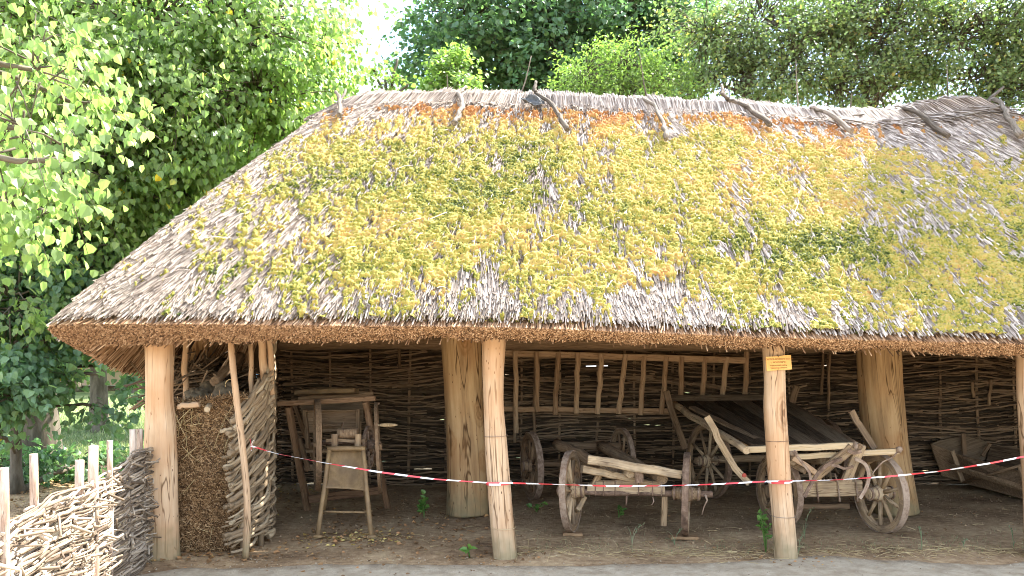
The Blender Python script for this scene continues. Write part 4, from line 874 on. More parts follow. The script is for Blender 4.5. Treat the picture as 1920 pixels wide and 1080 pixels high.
g = G(); g.beam(W(1050, 834, 9.1), W(1160, 836, 9.2), 0.10, 0.08); g.build('rear_bolster', M['old_wood'], cart)
g = G(); g.beam(W(1197, 875, 6.96), W(1198, 902, 7.0), 0.075, 0.075, seg=3, ch=0.2); g.build('block', M['rust'], cart)
g = G(); g.beam(W(1130, 878, 7.15), W(1112, 912, 7.25), 0.06, 0.07, seg=3); g.build('brace', M['cart_wood'], cart)
g = G(); g.beam(W(1097, 930, 7.3), W(1083, 955, 7.3), 0.05, 0.05, seg=3); g.build('brace', M['cart_wood'], cart)
g = G(); g.beam(W(1246, 930, 7.1), W(1244, 985, 7.15), 0.055, 0.045, seg=4); g.build('prop', M['cart_wood'], cart)
g = G(); g.pole(W(1175, 925, 7.12), W(1174, 947, 7.12), 0.009, seg=3); g.build('pin', M['rust'], cart)
g = G(); g.sweep(np.array([W(a, b, 7.0) for a, b in ((1322, 927), (1326, 938), (1320, 950), (1316, 965))]), [0.012, 0.009, 0.007, 0.004], m=6); g.build('chain_hook', M['rust'], cart)
g = G(); g.sweep(np.array([W(a, b, 7.1) for a, b in ((1224, 932), (1226, 940), (1222, 947))]), 0.006, m=6); g.build('chain_hook', M['rust'], cart)
for a, b, nm in ((1055, 1091, 'flat wooden block under the left front wheel of the bare chassis'), (1256, 1308, 'thin wooden slat under the right front wheel of the bare chassis')):
    Yb = 7.15 if a < 1100 else 7.0
    p0 = W(a, 1000, Yb); p1 = W(b, 1000, Yb); p0[2] = p1[2] = 0.012
    g = G(); g.beam(p0, p1, 0.10, 0.028, seg=3, ch=0.15); tag(g.build('wheel_chock', M['brick']), nm, 'wooden block')

# flatbed cart -----------------------------------------------------------------
c2 = thing('flatbed_cart', 'large flatbed wooden cart with dark plank bed and angled side stakes beside the plaque post', 'cart', (3.0, 8.2, 0))
cr_ = W(1650, 927, 7.25); cr_[2] = 0.385; cl_ = W(1460, 922, 7.5); cl_[2] = 0.37; rl2 = W(1328, 865, 9.1); rl2[2] = 0.47
wheel(c2, cr_, (math.cos(rad(9)), math.sin(rad(9)), 0.03), 0.385, ns=10, tw=0.06, th=0.068, ph=0.3)
wheel(c2, cl_, (math.cos(rad(14)), math.sin(rad(14)), 0.03), 0.365, ns=8, tw=0.06, th=0.07)
wheel(c2, rl2, (math.cos(rad(18)), math.sin(rad(18)), 0), 0.46, ns=10, mat='cart_wood', ph=0.15)
wheel(c2, (4.05, 9.6, 0.47), (1, 0.1, 0), 0.46, ns=10, mat='old_wood')
g = G(); g.pole(cl_-np.array([0.1, 0, 0]), cr_+np.array([0.1, 0, 0]), 0.03, seg=6); g.build('axle', M['rust'], c2)
g = G(); g.pole(rl2-np.array([0.15, 0, 0]), np.array([4.2, 9.6, 0.47]), 0.045, seg=6); g.build('axle', M['old_wood'], c2)
g = G(); g.beam(W(1492, 916, 7.35), W(1612, 914, 7.35), 0.11, 0.155, seg=6, ch=0.1); g.build('axle_beam', M['cart_wood'], c2)
g = G(); g.beam(W(1500, 948, 7.6), W(1590, 948, 7.6), 0.08, 0.05, seg=5); g.build('lower_beam', M['old_wood'], c2)
for px in (1495, 1531, 1571, 1605):
    g = G(); g.sweep(np.array([W(px-6, 888, 7.30), W(px, 905, 7.28), W(px+3, 932, 7.28), W(px+3, 940, 7.30)]), [0.008, 0.007, 0.008, 0.013], m=6); g.build('iron_clamp', M['rust'], c2)
# bed boards
fL = W(1408, 836, 6.95); fR = W(1600, 832, 6.95); bR = W(1478, 752, 9.7); bL = W(1266, 754, 9.7)
nb = 6
for i in range(nb):
    u0, u1 = i/nb, (i+1)/nb; um = (u0+u1)/2
    a = fL*(1-um)+fR*um; b = bL*(1-um)+bR*um; wdt = np.linalg.norm(fR-fL)/nb*0.975
    g = G(); g.beam(a, b, wdt*1.06, 0.025, seg=8, wob=0.003, ch=0.1, taper=1.35); g.build('bed_board', M['dark_board'], c2)
for i, t in enumerate((0.12, 0.5, 0.85)):
    a = fL*(1-t)+bL*t; b = fR*(1-t)+bR*t; dz = np.array([0, 0, -0.05]); g = G(); g.beam(a+dz, b+dz, 0.07, 0.05, seg=5); g.build('cross_bar', M['old_wood'], c2)
g = G(); g.beam(bL+np.array([-0.05, 0, 0.04]), bR+np.array([0.05, 0, 0.04]), 0.03, 0.10, seg=6); g.build('tail_board', M['dark_board'], c2)
g = G(); g.beam(W(1394, 843, 6.90), W(1606, 835, 6.88), 0.05, 0.058, seg=8, ch=0.1); g.build('front_rail', M['fresh_wood'], c2)
g = G(); g.beam(W(1490, 856, 6.98), W(1684, 846, 6.98), 0.05, 0.052, seg=8, ch=0.1); g.build('front_rail', M['fresh_wood'], c2)
g = G(); g.pole(W(1264, 758, 9.7), W(1400, 845, 6.85), 0.045, 0.035, seg=10); g.build('side_rail', M['cart_wood'], c2)
g = G(); g.pole(W(1480, 758, 9.7), W(1611, 838, 6.82), 0.045, 0.032, seg=10); g.build('side_rail', M['old_wood'], c2)
g = G(); g.beam(W(1298, 764, 9.0), W(1440, 836, 7.0), 0.09, 0.03, seg=8); g.build('side_board', M['cart_wood'], c2)
for pts, r in (([(1249, 733, 9.5), (1254, 752, 9.5), (1258, 768, 9.45), (1285, 842, 9.2)], 0.03), ([(1325, 781, 7.3), (1340, 806, 7.28), (1345, 822, 7.27), (1378, 878, 7.2), (1405, 907, 7.15)], 0.024), ([(1596, 770, 7.2), (1606, 790, 7.2), (1612, 798, 7.2), (1640, 842, 7.1)], 0.023), ([(1494, 724, 9.5), (1488, 742, 9.5), (1484, 760, 9.5)], 0.032)):
    Q = np.array([W(*p) for p in pts]); g = G(); x, y = 1.25, 0.6
    g.sweep(Q, r, cross=[[-x, -y], [x, -y], [x, y], [-x, y]], smooth=False, ref=(0, 1, 0)); g.build('side_stake', M['cart_wood' if r < 0.025 else 'old_wood'], c2)
g = G(); g.lathe(W(1395, 891, 7.10), (0, -1, 0), [(0, 0.022), (0.012, 0.02)], m=12); g.build('red_patch', noisemat('red_paint', [(0.3, (0.35, 0.06, 0.04)), (0.7, (0.42, 0.10, 0.07))], 10, 0.7, 0.1), c2)
for a, b, w_, h_, mt in ((W(1598, 838, 6.84), W(1524, 898, 7.05), 0.045, 0.085, 'cart_wood'), (W(1615, 834, 6.86), W(1586, 902, 7.0), 0.045, 0.085, 'cart_wood'), (W(1486, 858, 6.95), W(1531, 888, 7.0), 0.035, 0.05, 'pale_wood'), (W(1488, 872, 7.1), W(1510, 884, 7.0), 0.05, 0.05, 'cart_wood')):
    g = G(); g.beam(a, b, h_, w_, seg=4, ref=(0, 1, 0)); g.build('loose_plank', M[mt], c2)
g = G(); g.pole(W(1490, 856, 7.8), W(1545, 864, 7.1), 0.035, seg=4); g.build('pole', M['cart_wood'], c2)
g = G(); g.pole(W(1470, 872, 7.8), W(1488, 866, 7.0), 0.03, seg=4); g.build('pole', M['cart_wood'], c2)
def strap(pix, Y, w=0.016, name='iron_strap'):
    Q = np.array([W(a, b, Y-0.02*i) for i, (a, b) in enumerate(pix)]); k = len(Q); tt = np.linspace(0, k-1, k*4)
    Q = np.stack([np.interp(tt, np.arange(k), Q[:, i]) for i in range(3)], 1)
    for _ in range(3): Q[1:-1] = (Q[:-2]+Q[1:-1]*2+Q[2:])/4
    g = G(); g.sweep(Q, w, cross=[[-1, -0.35], [1, -0.35], [1, 0.35], [-1, 0.35]], smooth=False, ref=(0, 1, 0)); g.build(name, M['rust'], c2)
strap([(1579, 860), (1555, 868), (1535, 885), (1518, 912), (1508, 932)], 6.85); strap([(1603, 860), (1622, 868), (1630, 888), (1626, 912), (1612, 935)], 6.85)
strap([(1590, 844), (1600, 850), (1615, 846)], 6.82); strap([(1558, 872), (1572, 874), (1584, 880), (1600, 874)], 6.84, 0.012); strap([(1488, 846), (1504, 868), (1518, 885), (1520, 900)], 6.85, 0.012)
g = G(); g.sweep(np.array([W(a, b, 6.95) for a, b in ((1686, 843), (1676, 856), (1655, 866), (1640, 882), (1628, 900))]), 0.007, m=6); g.build('bent_rod', M['rust'], c2)
for kc, kr, ks in ((W(1487, 848, 6.9), (0.04, 0.04, 0.042), 2), (W(1686, 843, 6.95), (0.028, 0.03, 0.03), 4), (W(1603, 836, 6.85), (0.02, 0.05, 0.04), 5)):
    g = G(); g.grid(clod(kc, kr, n=10, seed=ks, amp=0.4)); g.build('withe_knot', M['rust'], c2)

# trough sledge at the right -----------------------------------------------------
sl = thing('wooden_sledge', 'old low wooden sledge box with a rounded back board, on the floor at the right', 'sledge', (5.2, 8.8, 0))
def slab(pts, th, nvec, name, mat, parent, res=None):
    P = np.array(pts, float); n = len(P); nv = nrm(np.asarray(nvec, float))*th; V = np.concatenate([P, P+nv])
    i = np.arange(n); q = np.stack([i, (i+1) % n, (i+1) % n+n, i+n], 1)
    e = nrm(P[1]-P[0]); f = np.cross(nrm(nv), e); gc = np.stack([V@f, V@nrm(nv), V@e], 1)
    g = G(); g.add(V, [q, np.arange(n)[None, ::-1], np.arange(n)[None]+n], gc, None, False); return g.build(name, M[mat], parent)
slab([W(1745, 832, 10.05), W(1762, 826, 10.05), W(1785, 821, 10.05), W(1815, 819, 10.03), W(1840, 824, 10.0), W(1858, 832, 10.0), W(1850, 862, 10.0), W(1768, 880, 10.05), W(1754, 862, 10.05)], 0.03, (0.1, 1, 0), 'back_board', 'dark_board', sl)
slab([W(1745, 832, 10.0), W(1784, 846, 9.85), W(1808, 904, 9.9), W(1766, 892, 10.05)], 0.025, (0.2, 1, 0), 'end_board', 'old_wood', sl)
slab([W(1784, 848, 9.8), W(1990, 905, 8.6), W(1990, 955, 8.4), W(1806, 905, 9.8)], 0.03, (0.35, 1, 0), 'side_board', 'old_wood', sl)
slab([W(1780, 868, 9.78), W(1990, 930, 8.44), W(1990, 944, 8.40), W(1786, 880, 9.78)], 0.02, (-0.3, -1, 0), 'rubbing_strip', 'old_wood', sl)
slab([W(1858, 834, 9.95), W(2010, 862, 9.8), W(2010, 905, 9.8), W(1848, 868, 9.95)], 0.03, (0.2, 1, 0), 'side_board', 'dark_board', sl)
slab([W(1800, 903, 9.85), W(1990, 950, 8.5), W(2050, 893, 9.9), W(1850, 893, 10.05)], 0.03, (0, 0, 1), 'floor_board', 'old_wood', sl)
for a, b, w_ in ((W(1806, 813, 9.95), W(1808, 852, 9.95), 0.055), (W(1785, 845, 9.74), W(1806, 905, 9.70), 0.055), (W(1912, 872, 8.85), W(1925, 915, 8.78), 0.06), (W(1856, 832, 9.9), W(1842, 855, 9.9), 0.04), (W(1990, 890, 8.5), W(1990, 950, 8.4), 0.06)):
    g = G(); g.beam(a, b, w_, 0.03, seg=3, ref=(0, 1, 0)); g.build('upright', M['old_wood'], sl)
g = G(); g.sweep(np.array([W(1805, 905, 9.66), W(1860, 888, 9.2), W(1915, 872, 8.8)]), 0.016, m=6); g.build('brace_pole', M['old_wood'], sl)

# ------------------------------------------------------------------ machines
win = thing('winnowing_machine', 'dark wooden hand-cranked winnowing machine with slanted legs and a top beam', 'farm machine', W(640, 955, 8.3))
def bm(name, mat, a, b, w_, h_, parent, **kw):
    g = G(); g.beam(a, b, w_, h_, seg=kw.pop('seg', 5), **kw); return g.build(name, M[mat], parent)
bm('top_beam', 'brown_wood', W(522, 757, 7.85), W(704, 747, 7.85), 0.07, 0.055, win)
bm('top_beam', 'old_wood', W(560, 748, 8.7), W(700, 738, 8.7), 0.05, 0.05, win)
bm('leg', 'brown_wood', W(541, 762, 7.95), W(577, 956, 8.35), 0.06, 0.095, win, ref=(0, 1, 0)); bm('leg', 'brown_wood', W(685, 752, 7.9), W(701, 826, 8.0), 0.06, 0.10, win, ref=(0, 1, 0)); bm('leg', 'brown_wood', W(698, 815, 8.0), W(727, 950, 8.35), 0.06, 0.075, win, ref=(0, 1, 0))
bm('leg', 'old_wood', W(552, 756, 8.7), W(592, 870, 8.9), 0.05, 0.05, win, ref=(0, 1, 0)); bm('leg', 'old_wood', W(672, 752, 8.8), W(676, 925, 9.1), 0.05, 0.05, win, ref=(0, 1, 0)); bm('leg', 'old_wood', W(592, 870, 8.9), W(600, 920, 9.1), 0.05, 0.05, win, ref=(0, 1, 0))
bm('cross_beam', 'brown_wood', W(580, 936, 8.15), W(716, 918, 8.2), 0.06, 0.085, win); bm('cross_beam', 'old_wood', W(572, 878, 8.2), W(618, 876, 8.2), 0.05, 0.07, win); bm('cross_beam', 'old_wood', W(560, 820, 8.15), W(580, 882, 8.2), 0.05, 0.06, win, ref=(0, 1, 0))
bm('cross_beam', 'old_wood', W(640, 872, 8.3), W(702, 868, 8.3), 0.05, 0.07, win)
bm('tray_board', 'tan_paint', W(557, 737, 8.5), W(669, 733, 8.5), 0.25, 0.05, win, roll=0.1)
slab([W(574, 770, 8.3), W(671, 768, 8.3), W(674, 806, 8.3), W(574, 812, 8.3)], 0.025, (0, 1, 0.1), 'hopper_board', 'old_wood', win)
slab([W(562, 752, 8.6), W(681, 748, 8.6), W(681, 790, 8.6), W(568, 795, 8.6)], 0.03, (0, 1, 0.1), 'hopper_board', 'dark_board', win)
for a, b in ((W(572, 768, 8.25), W(578, 840, 8.25)), (W(671, 767, 8.25), W(671, 815, 8.25))): bm('frame_upright', 'old_wood', a, b, 0.04, 0.05, win, ref=(0, 1, 0))
bm('frame_bar', 'old_wood', W(574, 771, 8.22), W(670, 769, 8.22), 0.012, 0.012, win); bm('frame_bar', 'cart_wood', W(572, 846, 8.2), W(618, 846, 8.2), 0.04, 0.035, win); bm('frame_bar', 'old_wood', W(606, 797, 8.2), W(640, 797, 8.2), 0.04, 0.03, win)
g = G(); g.pole(W(585, 831, 7.8), W(714, 831, 7.65), 0.018, seg=4, m=10); g.build('shaft', M['rust'], win)
g = G(); g.lathe(W(602, 831, 7.8), (1, 0, 0), [(-0.05, 0.03), (0.05, 0.03)], m=14); g.lathe(W(694, 834, 7.7), (1, 0.1, 0), [(-0.02, 0.05), (0.06, 0.05)], m=14); g.build('bearing', M['rust'], win)
def ringwheel(name, c, nv, r, w_, h_, mat, parent, spokes=4):
    c = np.asarray(c, float); nv = nrm(np.asarray(nv, float)); sd = nrm(np.cross(nv, [0, 0, 1.])); up = np.cross(sd, nv)
    k = 40; an = np.arange(k)/k*2*math.pi; rd = np.cos(an)[:, None]*sd+np.sin(an)[:, None]*up
    cr = np.array([[-w_/2, -h_/2], [w_/2, -h_/2], [w_/2, h_/2], [-w_/2, h_/2]])
    V = (c+rd*r)[:, None]+cr[None, :, :1]*nv+cr[None, :, 1:]*rd[:, None]; kk = np.arange(k)[:, None]; mm = np.arange(4)[None]
    f = np.stack(np.broadcast_arrays(kk*4+mm, kk*4+(mm+1) % 4, ((kk+1) % k)*4+(mm+1) % 4, ((kk+1) % k)*4+mm), -1).reshape(-1, 4)
    g = G(); g.add(V, [f], None, None, False)
    for i in range(spokes):
        a = i/spokes*2*math.pi+0.4; d = math.cos(a)*sd+math.sin(a)*up; g.sweep(np.stack([c, c+d*r*0.98]), 0.012, m=6)
    g.lathe(c, nv, [(-0.04, 0.035), (0.04, 0.035)], m=14)
    return g.build(name, M[mat], parent)
ringwheel('flywheel', W(595, 834, 7.62), (1, 0.30, 0.0), 0.44, 0.055, 0.05, 'old_wood', win)
ringwheel('crank_wheel', W(709, 838, 7.6), (1, 0.16, 0.05), 0.44, 0.03, 0.04, 'old_wood', win)
ringwheel('gear_wheel', W(691, 840, 7.75), (1, -0.05, 0), 0.21, 0.03, 0.04, 'rust', win, 6)
g = G(); g.lathe(W(712, 797, 7.5), (1, 0.0, 0.01), [(0, 0.008), (0.012, 0.014), (0.05, 0.021), (0.11, 0.020), (0.15, 0.014), (0.165, 0.010)], m=12); g.lathe(W(706, 797, 7.5), (1, 0, 0), [(0, 0.007), (0.21, 0.006)], m=8); g.build('handle', M['fresh_wood'], win)
g = G(); g.pole(W(702, 766, 7.8), W(711, 756, 7.6), 0.008, seg=3); g.build('latch', M['rust'], win)
st = thing('straw_cutter', 'tan painted metal stand with a sagging sheet chute and a small roller on top', 'farm machine', W(646, 1010, 7.1))
def leg(a, b, r=0.021, foot=True):
    g = G(); g.pole(a, b, r*0.95, r*1.1, seg=5, m=10, wob=0.001)
    if foot: g.grid(clod(b+np.array([0, 0, 0.012]), (0.05, 0.035, 0.018), n=10, seed=2, amp=0.1))
    g.build('leg', M['tan_paint'], st)
leg(W(618, 842, 7.15), W(595, 1008, 7.0)); leg(W(681, 842, 7.15), W(696, 1008, 7.0)); leg(W(624, 846, 7.5), W(606, 962, 7.75)); leg(W(676, 846, 7.5), W(690, 960, 7.75))
g = G(); g.pole(W(614, 841, 7.15), W(685, 841, 7.15), 0.024, seg=4, m=10, wob=0.001); g.build('top_bar', M['tan_paint'], st)
g = G(); g.pole(W(604, 959, 7.08), W(690, 961, 7.08), 0.010, seg=4, m=8, wob=0.001); g.build('cross_bar', M['tan_paint'], st)
Xq, Vq = gridxy(0, 1, 0, 1, 24, 20); aL = W(618, 846, 7.2); aR = W(682, 846, 7.2); cL = W(610, 915, 7.06); cR = W(687, 921, 7.06)
Pq = (aL*(1-Xq[..., None])+aR*Xq[..., None])*(1-Vq[..., None])+(cL*(1-Xq[..., None])+cR*Xq[..., None])*Vq[..., None]
Pq[..., 1] += 0.05*np.sin(math.pi*Xq)+0.05*np.sin(math.pi*Vq); Pq[..., 2] += 0.006*(fbm(Xq*9, Vq*0, o=2)-0.5)*(Vq > 0.95)
g = G(); g.grid(Pq); o = g.build('chute_sheet', M['tan_paint'], st); md = o.modifiers.new('s', 'SOLIDIFY'); md.thickness = 0.004
g = G(); g.lathe(W(633, 813, 7.35), (1, 0.0, 0.02), [(0, 0.04), (0.005, 0.05), (0.195, 0.05), (0.2, 0.04)], m=16); g.build('roller', M['old_wood'], st)
for px in (628, 671):
    g = G(); g.beam(W(px, 838, 7.25), W(px, 814, 7.25), 0.06, 0.052, seg=3, ch=0.3, ref=(0, 1, 0)); g.build('bearing_block', M['cart_wood'], st)
g = G(); g.beam(W(612, 826, 7.35), W(686, 826, 7.35), 0.05, 0.03, seg=3); g.build('bar', M['old_wood'], st)
g = G(); g.pole(W(644, 812, 7.3), W(644, 792, 7.3), 0.004, seg=2); g.build('pin', M['rust'], st)

# ------------------------------------------------------------------ barrier tape
tp = [(470, 836, 6.30), (520, 851, 6.30), (610, 868, 6.27), (710, 885, 6.24), (810, 898, 6.20), (880, 903, 6.18), (918, 905.5, 6.17), (958, 905.5, 6.17), (1030, 908, 6.18), (1130, 911, 6.18), (1240, 911, 6.18), (1340, 908, 6.18), (1440, 902.5, 6.185), (1484, 902, 6.185), (1560, 900, 6.18), (1660, 894, 6.18), (1760, 884, 6.18), (1860, 868, 6.18), (1925, 855, 6.18), (1965, 852, 6.2)]
Q = np.array([W(*p) for p in tp]); k = len(Q); L = np.concatenate([[0], np.cumsum(np.linalg.norm(np.diff(Q, axis=0), axis=1))]); tt = np.linspace(0, L[-1], 400)
Q = np.stack([np.interp(tt, L, Q[:, i]) for i in range(3)], 1)
for _ in range(8): Q[1:-1] = (Q[:-2]+Q[1:-1]*2+Q[2:])/4
tw = 1.1*np.sin(tt*1.7+0.5)+0.9*np.sin(tt*4.1)+0.6
for c0 in (0, ):
    g = G(); wd = 0.0165*(0.6+0.35*vnoise(tt*3, tt*0, seed=4)); g.sweep(Q, wd, cross=[[-0.06, -0.5], [0.06, -0.5], [0.06, 0.5], [-0.06, 0.5]], smooth=False, ref=(0, 0, 1), roll=(tw*0.7)[None])
def tape_ring(px, py, r, Y=PY):
    an = np.linspace(0, 2*math.pi, 33)[:-1]; c = W(px, py, Y); P = c+np.stack([np.cos(an)*r, np.sin(an)*r, np.cos(an)*0.006], 1)
    g.sweep(P, 0.019, cross=[[-0.05, -0.5], [0.05, -0.5], [0.05, 0.5], [-0.05, 0.5]], closed=True, smooth=False, ref=(0, 0, 1))
tape_ring(935, 905, 0.108); tape_ring(1462, 902, 0.100)
c = W(471, 834, 6.30)
for d in ((-0.01, 0, 0.05), (0.02, 0, 0.04), (0.005, -0.01, -0.05)):
    g.sweep(np.stack([c, c+np.array(d)*0.6, c+np.array(d)]), 0.012, cross=[[-0.06, -0.5], [0.06, -0.5], [0.06, 0.5], [-0.06, 0.5]], smooth=False)
tag(g.build('barrier_tape', M['tape'], origin=(0, 6.2, 0.6)), 'red and white striped barrier tape strung across the front posts', 'barrier tape')

# ------------------------------------------------------------------ plants, litter
LEAF = np.array([[0, 0, 0], [-0.42, 0.12, 0.10], [-0.40, 0.55, 0.12], [0, 1.0, -0.06], [0.40, 0.55, 0.12], [0.42, 0.12, 0.10]])
def add_leaves(g, pos, dirs, nrmls, size, var, slim=1.0):
    n = len(pos); d = nrm(dirs); sd = nrm(np.cross(d, nrmls)); nn = np.cross(sd, d)
    size = np.broadcast_to(size, (n,))[:, None, None]
    V = pos[:, None]+size*(LEAF[None, :, :1]*slim*sd[:, None]+LEAF[None, :, 1:2]*d[:, None]+LEAF[None, :, 2:]*nn[:, None])
    b = np.arange(n)[:, None]*6
    g.add(V, [b+np.array([[0, 3, 2, 1]]), b+np.array([[0, 5, 4, 3]])], V, np.repeat(var, 6), smooth=False)
def plant(name, label, base, h, nst, nl, size, spread, mat='sprout'):
    t = thing(name, label, 'plant', base, None); g = G(); gl = G(); base = np.asarray(base, float)
    for i in range(nst):
        a = R.random()*6.28; tip = base+np.array([math.cos(a)*spread, math.sin(a)*spread, h*(0.6+0.5*R.random())]); u = np.linspace(0, 1, 7)[:, None]
        P = base*(1-u)+tip*u; P[:, 2] += 0.15*h*np.sin(math.pi*u[:, 0]); g.sweep(P, np.linspace(0.0045, 0.002, 7), m=5)
        q = 0.2+0.8*R.random(nl); pp = np.stack([np.interp(q, u[:, 0], P[:, j]) for j in range(3)], 1)
        d = np.stack([R.normal(0, 1, nl), R.normal(-0.3, 0.8, nl), R.normal(0.3, 0.35, nl)], 1); nn = np.stack([R.normal(0, 0.4, nl), R.normal(-0.5, 0.4, nl), np.ones(nl)], 1)
        add_leaves(gl, pp+nrm(d)*0.012, d, nn, size*(0.6+0.6*R.random(nl)), R.random(nl), 0.9)
    g.build('stem', M[mat], t); gl.build('leaves', M[mat], t)
def gp(px, py):
    Y = F*EYE/(py-HY); x = (px-CX)/F*Y; return np.array([x, Y, float(gz(np.array([x]), np.array([Y]))[0])])
plant('seedling', 'bright green leafy seedling on the dirt to the left of the massive inner post', gp(795, 970), 0.27, 3, 8, 0.075, 0.05)
plant('seedling', 'tiny dark green seedling at the foot of the leaning post', gp(881, 1047), 0.10, 2, 4, 0.07, 0.04)
plant('seedling', 'small low seedling beside the left front wheel of the bare chassis', gp(1006, 962), 0.10, 3, 4, 0.06, 0.07)
plant('seedling', 'dim little seedling on the floor under the bare chassis', gp(1160, 972), 0.12, 3, 4, 0.06, 0.08)
plant('sapling', 'leafy green sapling growing against the foot of the plaque post', gp(1436, 1038)+np.array([0, 0, 0]), 0.36, 5, 9, 0.042, 0.07)
def wisp(base, h, lean, label):
    g = G(); b = np.asarray(base, float)
    for k in range(4):
        u = np.linspace(0, 1, 9); hh = h*(0.4+0.6*R.random()) if k else h; a = R.normal(0, 0.6)
        P = b+np.stack([u**2*lean*(1 if k == 0 else a), u*0, hh*(u-0.25*u**3)], 1); g.sweep(P, np.linspace(0.0028, 0.0012, 9), m=4)
        if k == 0:
            for j in range(10):
                q = P[4+j//2]; g.sweep(np.stack([q, q+np.array([R.normal(0, 0.012), 0, 0.018])]), 0.003, m=3)
    tag(g.build('grass_tuft', M['grassm']), label, 'grass', 'thin grass tufts on the dirt')
for px, py, h, ln, lb in ((1185, 1025, 0.28, 0.10, 'thin arching grass stalk in the dirt in front of the bare chassis'), (1265, 1020, 0.20, 0.08, 'sparse grass tuft by the slat under the right front wheel'), (1497, 1040, 0.24, 0.05, 'wispy grass tuft at the right foot of the plaque post'), (1508, 1012, 0.38, 0.08, 'tall thin grass stalk right behind the plaque post'), (1728, 1035, 0.26, -0.02, 'upright grass stalk between the flatbed wheel and the sledge'), (1806, 1032, 0.10, 0.02, 'very short grass tuft on the edge of the path'), (1900, 1030, 0.26, -0.04, 'slender grass stalk near the right edge below the sledge')):
    wisp(gp(px, py), h, ln, lb)
# fallen leaves
def scatter(n, fn, smin, smax, mat, vlo=0, vhi=1):
    g = G(); x, y = fn(n); z = gz(x, y)+0.012
    d = np.stack([R.normal(0, 1, n), R.normal(0, 1, n), R.normal(0, 0.15, n)], 1); nn = np.stack([R.normal(0, 0.35, n), R.normal(-0.1, 0.35, n), np.ones(n)], 1)
    add_leaves(g, np.stack([x, y, z], 1), d, nn, smin+(smax-smin)*R.random(n), vlo+(vhi-vlo)*R.random(n)); return g
def f1(n): return -2.2+1.9*R.random(n)+R.normal(0, 0.2, n), 7.3+R.normal(0, 0.8, n)
def f2(n): return R.normal(-1.5, 0.28, n), R.normal(7.0, 0.14, n)
def f3(n): return -3+9*R.random(n), 6.35+3.4*R.random(n)
def f4(n): return R.normal(-2.65, 0.3, n), R.normal(6.35, 0.12, n)
def f7(n):
    k = R.integers(0, 5, n); cx_ = np.array([-2.9, -0.05, 2.30, -0.55, 3.2])[k]; cy_ = np.array([6.3, 6.3, 6.3, 8.1, 8.1])[k]; a = R.random(n)*6.28; q = 0.13+np.abs(R.normal(0, 0.12, n)); return cx_+np.cos(a)*q*1.3, cy_+np.sin(a)*q
def f5(n): return -6.5+4*R.random(n), 7.5+6*R.random(n)
g = scatter(420, f1, 0.02, 0.045, 'litter', 0, 0.75)
for n, f, a, b, c, d in ((150, f2, 0.02, 0.05, 0.55, 1.0), (420, f3, 0.012, 0.035, 0, 0.7), (70, f4, 0.03, 0.06, 0.3, 0.75), (260, f7, 0.012, 0.035, 0, 0.8), (1500, f5, 0.03, 0.06, 0, 0.9)):
    q = scatter(n, f, a, b, 'litter', c, d); g.add(np.concatenate(q.v), [(ff, s) for ff, s in q.f], np.concatenate(q.g), np.concatenate(q.a))
tag(g.build('fallen_leaves', M['litter'], origin=(0, 0, 0)), 'dry fallen leaves scattered over the earth floor', 'leaves', kind='stuff')
g = G(); n = 900; x = np.concatenate([R.normal(-1.4, 0.25, 60), 0.0+6*R.random(640), -1+7*R.random(200)]); y = np.concatenate([R.normal(7.0, 0.08, 60), 6.45+R.normal(0, 0.12, 640), 6.3+2.5*R.random(200)])
p = np.stack([x, y, gz(x, y)+0.008], 1); d = nrm(np.stack([R.normal(0, 1, n), R.normal(0, 0.6, n), R.normal(0, 0.12, n)], 1)); L = 0.02+0.07*R.random(n)
g.sweep(np.stack([p-d*L[:, None], p+np.array([0, 0, 0.006]), p+d*L[:, None]], 1), 0.0018*(0.6+0.8*R.random(n)), m=3)
tag(g.build('straw_litter', M['dry_grass'], origin=(0, 0, 0)), 'loose straws and stalks littering the edge of the path', 'straw', kind='stuff')
def clods(n):
    g = G(); x = -3+9.5*R.random(n); y = 5.4+4.6*R.random(n); r = 0.003+0.011*R.random(n)**4
    V0 = np.array([[1, 0, 0], [0, 1, 0], [-1, 0, 0], [0, -1, 0], [0, 0, 1.]]); V = np.stack([x, y, gz(x, y)+0.004], 1)[:, None]+r[:, None, None]*V0[None]*(1+R.normal(0, 0.25, (n, 5, 3)))
    b = np.arange(n)[:, None, None]*5; f = (b+np.array([[0, 1, 4], [1, 2, 4], [2, 3, 4], [3, 0, 4]])[None]).reshape(-1, 3); g.add(V, [f], V, np.repeat(R.random(n), 5), False); return g
g = G(); n = 2500; x = -3+9.5*R.random(n); y = 5.3+1.0*R.random(n); r = 0.002+0.008*R.random(n)**3; V0 = np.array([[1, 0, 0], [0, 1, 0], [-1, 0, 0], [0, -1, 0], [0, 0, 0.8]])
V_ = np.stack([x, y, gz(x, y)+0.012], 1)[:, None]+r[:, None, None]*V0[None]*(1+R.normal(0, 0.3, (n, 5, 3))); b_ = np.arange(n)[:, None, None]*5
g.add(V_, [(b_+np.array([[0, 1, 4], [1, 2, 4], [2, 3, 4], [3, 0, 4]])[None]).reshape(-1, 3)], V_, np.repeat(R.random(n), 5), False)
tag(g.build('path_gravel', M['path'], origin=(0, 0, 0)), 'pale grit and pebbles on the dirt path', 'gravel', kind='stuff')
tag(clods(4500).build('gravel', M['earth'], origin=(0, 0, 0)), 'small crumbs of soil and grit on the floor', 'gravel', kind='stuff')
def f6(n): x = 0.2+6*R.random(n); y = 6.45+np.abs(R.normal(0, 0.45, n)); return np.stack([x, y, gz(x, y)], 1)
tag(blades(1800, f6, 0.022, 0.0015, M['grassm'], 'sparse_grass'), 'sparse low grass along the edge of the path', 'grass', kind='stuff')

